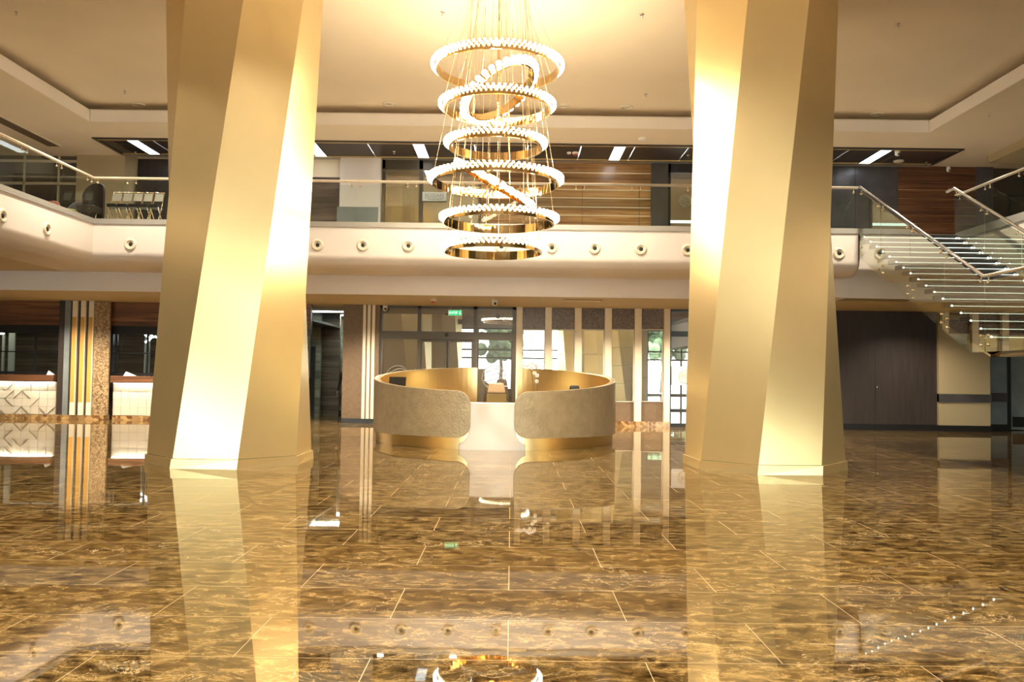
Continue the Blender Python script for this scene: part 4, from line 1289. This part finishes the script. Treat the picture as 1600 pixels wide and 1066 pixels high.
zA, zB = ZLd - 0.26, max(zbot(yB) + 0.06, ZLd - 0.2)
sp.hexa([(XS0 + 0.03, yA, zA), (XS1, yA, zA), (XS1, yB, zB), (XS0 + 0.03, yB, zB)], [(XS0 + 0.03, yA, zA + 0.04), (XS1, yA, zA + 0.04), (XS1, yB, zB + 0.04), (XS0 + 0.03, yB, zB + 0.04)])
sp.build('sloping_soffit', 'mirrorsteel', st, label='polished steel sheet under the lowest steps')
# right side balustrade
XRr = xw(1490, YF, 300)
p2 = onX(1600, 361, XRr)
sl2 = (p2.z - ZH) / (YTOP - p2.y)
yend = 14.3
r2 = MB(); r2.tube([(XRr - 0.14, YTOP + 0.1, ZH - 0.07), (XRr, YTOP, ZH), (XRr, yend, ZH + sl2 * (YTOP - yend)), (XRr, 11.0, ZH + sl2 * (YTOP - yend))], 0.034, 12)
r2.build('handrail', 'chrome', st, label='brushed steel handrail on the wall side')
cy_ = [YTOP, onX(1538, 330, XRr).y, onX(1596, 360, XRr).y, 15.9, yend]
for i in range(len(cy_) - 1):
    ya, yb = cy_[i] - 0.008, cy_[i + 1] + 0.008
    t_ = lambda y: ZH + sl2 * (YTOP - y) - 0.08
    k_ = lambda y: ZF + 0.03 - RISE * (19.87 - y) / RUN - 0.1
    MB().sheet([(XRr, ya, k_(ya)), (XRr, yb, k_(yb)), (XRr, yb, t_(yb)), (XRr, ya, t_(ya))], 0.012, (1, 0, 0)).build('side_glass', 'glassrefl', st)
    for e in (ya - 0.1, yb + 0.1):
        f_ = MB(); f_.sphere((XRr - 0.02, e, t_(e) - 0.04), 0.024, 8, 5); f_.tube([(XRr, e, t_(e) - 0.04), (XRr, e, t_(e) + 0.08)], 0.008, 6); f_.build('rail_clamp', 'brass', st)

# ================================================================== CEILING THINGS
def downlight(loc, r, label):
    d = root('ceiling_downlight', loc, label, 'downlight', 'round downlights in the coffer ceiling')
    MB().lathe([(r * 0.62, -0.002), (r * 0.66, -0.03), (r * 0.86, -0.035), (r, -0.02), (r, 0.0)], (0, 0, 0), 28).build('rim', 'ivory', d, local=True)
    MB().lathe([(0, -0.004), (r * 0.64, -0.004)], (0, 0, 0), 28).build('lens', 'ivory', d, local=True)
    MB().lathe([(r * 0.18, -0.006), (r * 0.25, -0.028), (r * 0.36, -0.028), (r * 0.42, -0.006)], (0, 0, 0), 20).build('reflector', 'soffit', d, local=True)
    return d
d0 = None
for (px, py), lb in zip([(216, 163), (608, 162), (879, 165), (979, 167), (1370, 178)], ['at the left end of the coffer ceiling', 'left of the chandelier', 'close to the right of the chandelier', 'further right of the chandelier', 'right of the right gold column']):
    q = onZ(px, py, ZK)
    if d0 is None: d0 = downlight((q.x, q.y, ZK), 0.17, 'round ceiling downlight ' + lb)
    else: copy_thing(d0, (q.x, q.y, ZK), None, 'round ceiling downlight ' + lb)
# grid of spots without fixtures, added to fill the hall with warm light
for i, x in enumerate((-8.2, -1.8, 1.8, 8.2)):
    for j, y in enumerate((17.5, 10.5, 3.5, -3.5)):
        lamp('hall_fill', 'SPOT', (x, y, ZK - 0.05), K_DOWN * 5, WARM, None, (0, 0, 0), spot_size=rad(125), spot_blend=0.9, shadow_soft_size=0.15)
def sprinkler(loc, label):
    s_ = root('sprinkler', loc, label, 'sprinkler', 'ceiling sprinklers')
    MB().lathe([(0, -0.012), (0.04, -0.012), (0.045, 0.0)], (0, 0, 0), 14).build('plate', 'chrome', s_, local=True)
    MB().lathe([(0, -0.07), (0.028, -0.068), (0.028, -0.062), (0.010, -0.058), (0.010, -0.012)], (0, 0, 0), 12).build('head', 'chrome', s_, local=True)
    return s_
s0 = None
for (px, py, z, lb) in [(26, 18, ZK, 'near the upper left corner of the coffer ceiling'), (195, 142, ZK, 'near the leftmost downlight'), (692, 18, ZK, 'left of the chandelier cables'), (1003, 22, ZK, 'right of the chandelier cables'), (1403, 37, ZK, 'right of the right column top'), (1009, 147, ZK, 'behind the downlight right of the chandelier'), (1546, 178, ZC, 'on the ceiling outside the coffer at right'), (212, 238, ZC - 0.03, 'in the left end of the dark tray'), (616, 237, ZC - 0.03, 'in the dark tray left of the chandelier'), (1075, 243, ZC - 0.03, 'in the dark tray beside the right column'), (1447, 254, ZC - 0.03, 'in the right end of the dark tray')]:
    q = onZ(px, py, z)
    if s0 is None: s0 = sprinkler((q.x, q.y, z), 'small sprinkler ' + lb)
    else: copy_thing(s0, (q.x, q.y, z), None, 'small sprinkler ' + lb)
# linear lights in the tray
ly0, ly1 = TY0 + 0.16, TY1 - 0.12
for px, lb in ((254, 'beside the left gold column'), (506, 'right of the left gold column'), (663, 'left of the chandelier'), (960, 'right of the chandelier'), (1362, 'right of the right gold column')):
    x = onZ(px, 248, ZC - 0.02).x
    l_ = root('linear_light', (x, (ly0 + ly1) / 2, ZC - 0.03), 'bright white linear ceiling light ' + lb, 'ceiling light', 'linear lights in the dark ceiling tray')
    bx(x - 0.15, x + 0.15, ly0, ly1, ZC - 0.03, ZC - 0.012).build('diffuser', 'led', l_)
    f = MB(); f.box(x - 0.17, x - 0.15, ly0, ly1, ZC - 0.034, ZC - 0.01); f.box(x + 0.15, x + 0.17, ly0, ly1, ZC - 0.034, ZC - 0.01)
    f.build('housing', 'frame', l_)
# small slot vent in tray at left
vt = root('ceiling_vent', (onZ(225, 238, ZC).x, (ly0 + ly1) / 2, ZC - 0.02), 'black louvred vent in the left end of the dark tray', 'vent')
f = MB(); xx = onZ(232, 238, ZC).x
for k in range(8):
    y = ly0 + 0.05 + k * (ly1 - ly0 - 0.1) / 8
    f.box(xx - 0.45, xx + 0.30, y, y + 0.05, ZC - 0.03, ZC - 0.015)
f.build('louvres', 'black', vt)

def dome_camera(px, py, z, label, wall=False, size=0.055):
    q = onZ(px, py, z)
    if wall: q = Vector((xw(px, YB - 0.1, py), YB - 0.1, zw(px, py, YB - 0.1)))
    c = root('security_camera', (q.x, q.y, q.z), label, 'camera', 'white security cameras')
    MB().lathe([(0, 0.0), (size * 0.8, 0.0), (size, -0.03), (size, -0.07), (0, -0.075)], (0, 0, 0), 18).build('mount', 'plastic', c, local=True)
    MB().sphere((0, -0.01, -0.10), size * 0.95, 12, 8).build('ball', 'plastic', c, local=True)
    MB().sphere((0.01, -size * 0.62, -0.11), size * 0.55, 10, 6).build('lens', 'black', c, local=True)
    return c
dome_camera(1402, 235, ZC, 'white ball camera at the front edge of the dark tray', size=0.07)
dome_camera(1472, 262, ZC, 'white ball camera near the tray end, the left of a pair', size=0.07)
dome_camera(1481, 261, ZC, 'white ball camera near the tray end, the right of a pair', size=0.07)
dome_camera(602, 477, ZS, 'white ball camera at the corner above the glass doors', size=0.08)
dome_camera(773, 468, ZS, 'white ball camera on the low ceiling above the doors', size=0.08)
def puck(name, px, py, z, r, label, cat, mat='plastic', red=False):
    q = onZ(px, py, z)
    c = root(name, (q.x, q.y, z), label, cat)
    MB().lathe([(0, -0.05), (r * 0.75, -0.05), (r, -0.03), (r, 0)], (0, 0, 0), 22).build('housing', mat, c, local=True)
    if red: MB().lathe([(0, -0.10), (r * 0.4, -0.09), (r * 0.55, -0.05)], (0, 0, 0), 16).build('beacon', 'redlens', c, local=True)
    return c
puck('smoke_detector', 1004, 216, ZC, 0.12, 'white round smoke detector between coffer and dark tray', 'smoke detector')
puck('alarm_beacon', 677, 468, ZS, 0.09, 'white alarm beacon with red lens on the low ceiling', 'alarm', red=True)
puck('alarm_beacon', 899, 238, ZC - 0.03, 0.09, 'white alarm beacon with red lens in the dark tray', 'alarm', red=True)
puck('smoke_detector', 889, 238, ZC - 0.03, 0.06, 'small white detector in the tray left of the alarm beacon', 'smoke detector')
puck('speaker_disc', 1404, 251, ZC - 0.03, 0.14, 'flat round white speaker at the right end of the dark tray', 'speaker', 'ivory')
q0, q1 = onZ(881, 468, ZS), onZ(943, 466, ZS)
vt = root('ceiling_hatch', ((q0.x + q1.x) / 2, q0.y + 0.2, ZS), 'pale ceiling vent in front of the cream fins', 'vent')
bx(q0.x, q1.x, q0.y, q0.y + 0.45, ZS - 0.012, ZS - 0.001).build('panel', 'ceil', vt)
bx(q0.x - 0.03, q1.x + 0.03, q0.y - 0.03, q0.y, ZS - 0.016, ZS - 0.001).build('front_rim', 'frame', vt)

# spots without fixtures, added to brighten the space under the gallery
for i, px in enumerate((60, 200, 420, 580, 760, 930, 1075, 1200, 1450)):
    x = xw(px, 22.8, 520)
    lamp('soffit_fill', 'SPOT', (x, 22.6, ZS - 0.03), K_SOFFIT * (3 if px < 1400 else 1.3), WARM2, None, (0, 0, 0), spot_size=rad(140), spot_blend=0.8, shadow_soft_size=0.06)

for i, px in enumerate((70, 190, 420, 560, 700, 840, 960, 1200, 1380, 1480, 1590)):  # no fixtures here: spots added to brighten the upper gallery
    lamp('gallery_fill', 'SPOT', (xw(px, 22.2, 250), TY0 - 1.0, ZC - 0.03), K_UPPER, (1.0, 0.94, 0.84), None, (0, 0, 0), spot_size=rad(155), spot_blend=1.0, shadow_soft_size=0.12)
# exit sign
ye = 22.6
ex = root('exit_sign', (xw(711, ye, 489), ye, zw(711, 493, ye)), 'green lit exit sign hanging in front of the glass doors', 'sign')
x0, x1 = xw(700.5, ye, 489), xw(722, ye, 489); z0, z1 = zw(711, 493.5, ye), zw(711, 484.5, ye)
bx(x0, x1, ye, ye + 0.03, z0, z1).build('case', 'plastic', ex)
bx(x0 + 0.012, x1 - 0.012, ye - 0.004, ye, z0 + 0.012, z1 - 0.012).build('green_face', 'green', ex)
pc = MB()
pw_ = x1 - x0
# arrow pointing down
ax = x0 + pw_ * 0.84; zm = (z0 + z1) / 2; hh = (z1 - z0)
pc.box(ax - 0.008, ax + 0.008, ye - 0.007, ye - 0.004, zm - hh * 0.05, zm + hh * 0.3)
pc.hexa([(ax - 0.028, ye - 0.007, zm - hh * 0.05), (ax + 0.028, ye - 0.007, zm - hh * 0.05), (ax, ye - 0.007, zm - hh * 0.32)], [(ax - 0.028, ye - 0.004, zm - hh * 0.05), (ax + 0.028, ye - 0.004, zm - hh * 0.05), (ax, ye - 0.004, zm - hh * 0.32)])
# running figure
fx = x0 + pw_ * 0.60
pc.sphere((fx + 0.012, ye - 0.006, zm + hh * 0.27), 0.009, 8, 5)
for a, b in (((fx, zm + hh * 0.18), (fx - 0.008, zm - hh * 0.05)), ((fx - 0.008, zm - hh * 0.05), (fx + 0.02, zm - hh * 0.18)), ((fx - 0.008, zm - hh * 0.05), (fx - 0.03, zm - hh * 0.28)), ((fx, zm + hh * 0.14), (fx + 0.03, zm + hh * 0.05)), ((fx, zm + hh * 0.14), (fx - 0.03, zm + hh * 0.06))):
    pc.tube([(a[0], ye - 0.006, a[1]), (b[0], ye - 0.006, b[1])], 0.005, 6)
pc.build('pictograms', 'signwhite', ex)
text('EXIT', 'lettering', (x0 + pw_ * 0.29, ye - 0.006, zm), 0.085, 'signwhite', ex)
wr = MB()
for px in (704, 719):
    x = xw(px, ye, 489); wr.tube([(x, ye + 0.015, z1), (x, ye + 0.015, ZS)], 0.003, 5)
wr.build('hanging_wires', 'brass', ex)

# ================================================================== UPSTAIRS LEFT FURNITURE
def fchair(x, y, label):
    c = root('folding_chair', (x, y, ZF), label, 'chair', 'folding chairs lined up upstairs')
    MB().box(-0.10, 0.10, -0.22, 0.16, 0.44, 0.52).build('seat', 'black', c, local=True, bevel=0.01)
    m = MB(); m.hexa([(-0.105, 0.10, 0.65), (0.095, 0.10, 0.65), (0.095, 0.14, 0.84), (-0.105, 0.14, 0.84)], [(-0.105, 0.12, 0.65), (0.095, 0.12, 0.65), (0.095, 0.16, 0.84), (-0.105, 0.16, 0.84)])
    m.build('backrest', 'plastic', c, local=True)
    for s_ in (-1, 1):
        MB().tube([(s_ * 0.112, -0.24, 0), (s_ * 0.112, 0.0, 0.46), (s_ * 0.112, 0.17, 0.87)], 0.012, 8).build('leg', 'brass', c, local=True)
        MB().tube([(s_ * 0.09, 0.24, 0), (s_ * 0.09, -0.18, 0.46)], 0.012, 8).build('leg', 'brass', c, local=True)
    m = MB(); m.tube([(-0.11, 0.17, 0.87), (0.11, 0.17, 0.87)], 0.012, 6); m.build('crossbar', 'brass', c, local=True)
    return c
fc = None
olab = ['at the left end of the row', 'second from the left end of the row', 'third from the left end of the row', 'fourth from the left end of the row', 'against the gold column']
for k, px in enumerate((180, 196.5, 213, 229, 246)):
    x = xw(px, 20.6, 300)
    if fc is None: fc = fchair(x, 20.6, 'folding chair with white back upstairs, ' + olab[k])
    else: copy_thing(fc, (x, 20.6, ZF), None, 'folding chair with white back upstairs, ' + olab[k])
def tub_chair(x, y, h, w, mat, label, z=ZF):
    c = root('tub_armchair', (x, y, z), label, 'armchair')
    m = MB(); pts = []
    for k in range(17):
        a = PI * (0.02 + 0.96 * k / 16)
        pts.append((w / 2 * math.cos(a), 0.12 + w / 2 * 0.9 * math.sin(a)))
    vs = []
    for k, (px_, py_) in enumerate(pts):
        hh_ = h - 0.35 * (abs(k - 8) / 8) ** 2.2
        vs += [(px_, py_, 0.1), (px_ * 0.86, py_ * 0.88, 0.1), (px_ * 0.86, py_ * 0.88, hh_), (px_, py_, hh_)]
    fs = []
    for k in range(16):
        for q in range(4):
            fs.append((k * 4 + q, k * 4 + (q + 1) % 4, (k + 1) * 4 + (q + 1) % 4, (k + 1) * 4 + q))
    fs += [(0, 1, 2, 3), (64, 65, 66, 67)]
    m.add(vs, fs, True)
    m.build('shell', mat, c, local=True, bevel=0.02)
    MB().box(-w * 0.4, w * 0.4, -0.26, w * 0.38, 0.3, 0.46).build('seat_cushion', mat, c, local=True, bevel=0.04)
    for a, b in ((-1, -1), (1, -1), (-1, 1), (1, 1)):
        MB().tube([(a * w * 0.3, 0.1 + b * w * 0.25, 0), (a * w * 0.3, 0.1 + b * w * 0.25, 0.31)], 0.018, 8).build('leg', 'brass', c, local=True)
    return c
c = tub_chair(xw(141, 20.5, 310), 20.5, 1.12, 0.56, 'darkchair', 'tall dark rounded armchair upstairs at the corner of the gallery')
c = tub_chair(xw(75, 19.2, 310), 22.2, 1.0, 0.6, 'red', 'rust red rounded armchair upstairs on the left wing'); c.location.x = xw(72, 22.2, 310)
c = tub_chair(xw(115, 22.0, 310), 22.0, 0.95, 0.6, 'darkchair', 'low dark rounded armchair upstairs between the red one and the tall one')
po = root('ottoman', (xw(105, 20.4, 325), 20.4, ZF), 'low lime green ottoman upstairs behind the glass', 'ottoman')
MB().lathe([(0, 0.36), (0.2, 0.36), (0.24, 0.32), (0.24, 0.06), (0, 0.06)], (0, 0, 0), 24).build('cushion', 'lime', po, local=True)
MB().lathe([(0, 0.06), (0.2, 0.06), (0.2, 0), (0, 0)], (0, 0, 0), 20).build('base', 'black', po, local=True)

# ================================================================== COUNTER THINGS
def menu_card(px, w, label):
    x = xw(px, YB - 0.2, 588)
    c = root('menu_card', (x, YB - 0.2, 1.27), label, 'card')
    m = MB(); m.hexa([(x - w / 2, YB - 0.25, 1.272), (x + w / 2, YB - 0.23, 1.272), (x - w * 0.35, YB - 0.21, 1.40)], [(x - w / 2, YB - 0.20, 1.272), (x + w / 2, YB - 0.18, 1.272), (x - w * 0.35, YB - 0.205, 1.40)])
    m.build('folded_sheet', 'paper', c)
    return c
menu_card(80, 0.22, 'small white folded card on the counter left of the striped pillar')
menu_card(204, 0.38, 'long white folded card on the counter beside the gold column')
# zigzag LED pendant behind the window, fluorescent lamp
pz = YB + 1.2
pd = root('zigzag_pendant', (xw(233, pz, 530), pz, 2.95), 'glowing white zigzag pendant lamp behind the service window', 'pendant lamp')
V_ = lambda px, py: Vector(onY(px, py, pz))
MB().tube([V_(227, 523), V_(232, 527), V_(236, 528.5), V_(232, 532), V_(227, 535)], 0.035, 8).build('light_tube', 'led', pd)
MB().tube([V_(236, 523), V_(239, 527), V_(243, 526), V_(247, 529)], 0.03, 8).build('light_tube', 'led', pd)
m = MB(); a = V_(236, 528); m.tube([a, (a.x, pz, 2.95)], 0.004, 5); a = V_(243, 526); m.tube([a, (a.x, pz, 2.95)], 0.004, 5); m.build('hanging_wire', 'black', pd)
pd = root('tube_lamp', (xw(-2, pz, 521), pz, 2.5), 'glowing tube lamp behind the far left service window', 'lamp')
MB().tube([V_(-40, 521), V_(6, 521)], 0.035, 8).build('light_tube', 'ledwarm', pd)
m = MB(); a = V_(-5, 521); m.tube([a, (a.x, pz, 2.95)], 0.004, 5); m.build('hanging_wire', 'black', pd)
for px, w_, lb in ((4.5, 0.03, 'thin lit glass post behind the far left service window'), (17.5, 0.09, 'broad pale post behind the far left service window'), (226.5, 0.022, 'thin pale post behind the window beside the column'), (232.5, 0.02, 'slim green-grey post behind the window near the column')):
    o = MB().box(xw(px, pz + 0.5) - w_, xw(px, pz + 0.5) + w_, pz + 0.47, pz + 0.53, 0, 2.95).build('glass_post', 'etched')
    tag(o, lb, 'post')
lamp('bar_room_glow', 'AREA', (xw(120, pz), pz + 1.0, 2.9), 14, WARM2, None, (0, 0, 0), shape='RECTANGLE', size=6, size_y=1.5)

# ================================================================== PERSON in the corridor
def person():
    Yp = YB + 1.0
    X = xw(541, Yp, 600)
    g = root('person', (X, Yp, 0), 'person in dark clothes walking in the corridor, half hidden by the brown pillar', 'person')
    def skin_body(name, verts, edges, mat, lvl=1, rootv=0):
        me = bpy.data.meshes.new(name)
        me.from_pydata([v[:3] for v in verts], edges, [])
        o = bpy.data.objects.new(name, me); COL.objects.link(o); o.parent = g
        me.materials.append(M[mat])
        sm_ = o.modifiers.new('skin', 'SKIN'); sm_.use_smooth_shade = True
        for i, v in enumerate(verts):
            me.skin_vertices[0].data[i].radius = (v[3], v[4] if len(v) > 4 else v[3])
            me.skin_vertices[0].data[i].use_root = (i == rootv)
        sb = o.modifiers.new('sub', 'SUBSURF'); sb.levels = lvl; sb.render_levels = lvl
        return o
    # facing away and to the right; arm hangs at the left
    V = [(0, 0, 0.93, .15, .11), (0, 0, 1.10, .14, .10), (0, 0, 1.30, .17, .11), (0, 0, 1.42, .13, .09), (0, 0, 1.50, .05, .05), (0, 0, 1.56, .045),
         (-.19, 0, 1.40, .06), (-.235, .0, 1.15, .045), (-.265, -.05, 0.90, .034),
         (.19, 0, 1.40, .06), (.24, .03, 1.15, .045), (.25, -.02, 0.90, .034),
         (-.09, 0, 0.86, .095), (-.10, -.03, 0.48, .065), (-.10, .03, 0.09, .045),
         (.09, 0, 0.86, .095), (.10, -.10, 0.48, .065), (.10, -.16, 0.09, .045)]
    Eg = [(0, 1), (1, 2), (2, 3), (3, 4), (4, 5), (3, 6), (6, 7), (7, 8), (3, 9), (9, 10), (10, 11), (0, 12), (12, 13), (13, 14), (0, 15), (15, 16), (16, 17)]
    skin_body('body', V, Eg, 'cloth', 2)
    h = MB(); h.sphere((0, 0, 1.66), 0.10, 14, 10, (0.82, 0.95, 1.2)); h.sphere((-0.0, -0.10, 1.655), 0.018, 6, 5); h.sphere((-0.085, 0, 1.65), 0.022, 6, 5, (0.4, 1, 1.3)); h.sphere((0.085, 0, 1.65), 0.022, 6, 5, (0.4, 1, 1.3))
    h.tube([(0, 0, 1.52), (0, 0, 1.60)], 0.048, 10)
    h.build('head', 'skin', g, local=True)
    r = MB(); r.sphere((0, 0.018, 1.685), 0.105, 14, 10, (0.86, 0.98, 1.12)); r.build('hair', 'black', g, local=True)
    for s_, (hx, hy, hz) in ((-1, (-.268, -.055, .885)), (1, (.252, -.025, .885))):
        hd = MB(); hd.sphere((hx, hy, hz - 0.045), 0.045, 10, 8, (0.45, 0.9, 1.1))
        for k in range(4):
            yy = hy - 0.03 + k * 0.02
            hd.tube([(hx, yy, hz - 0.08), (hx + 0.004 * s_, yy - 0.003, hz - 0.12), (hx - 0.006 * s_, yy - 0.006, hz - 0.155 + 0.008 * abs(k - 1.5))], 0.0085, 6)
        hd.tube([(hx, hy - 0.035, hz - 0.03), (hx - 0.012 * s_, hy - 0.055, hz - 0.06), (hx - 0.014 * s_, hy - 0.055, hz - 0.09)], 0.0095, 6)
        hd.build('hand', 'skin', g, local=True)
    for s_, yy in ((-1, 0.03), (1, -0.16)):
        f_ = MB(); f_.sphere((s_ * 0.10, yy - 0.06, 0.045), 0.06, 10, 8, (0.75, 2.0, 0.72)); f_.build('shoe', 'black', g, local=True)
    g.rotation_euler = (0, 0, rad(-25))
person()
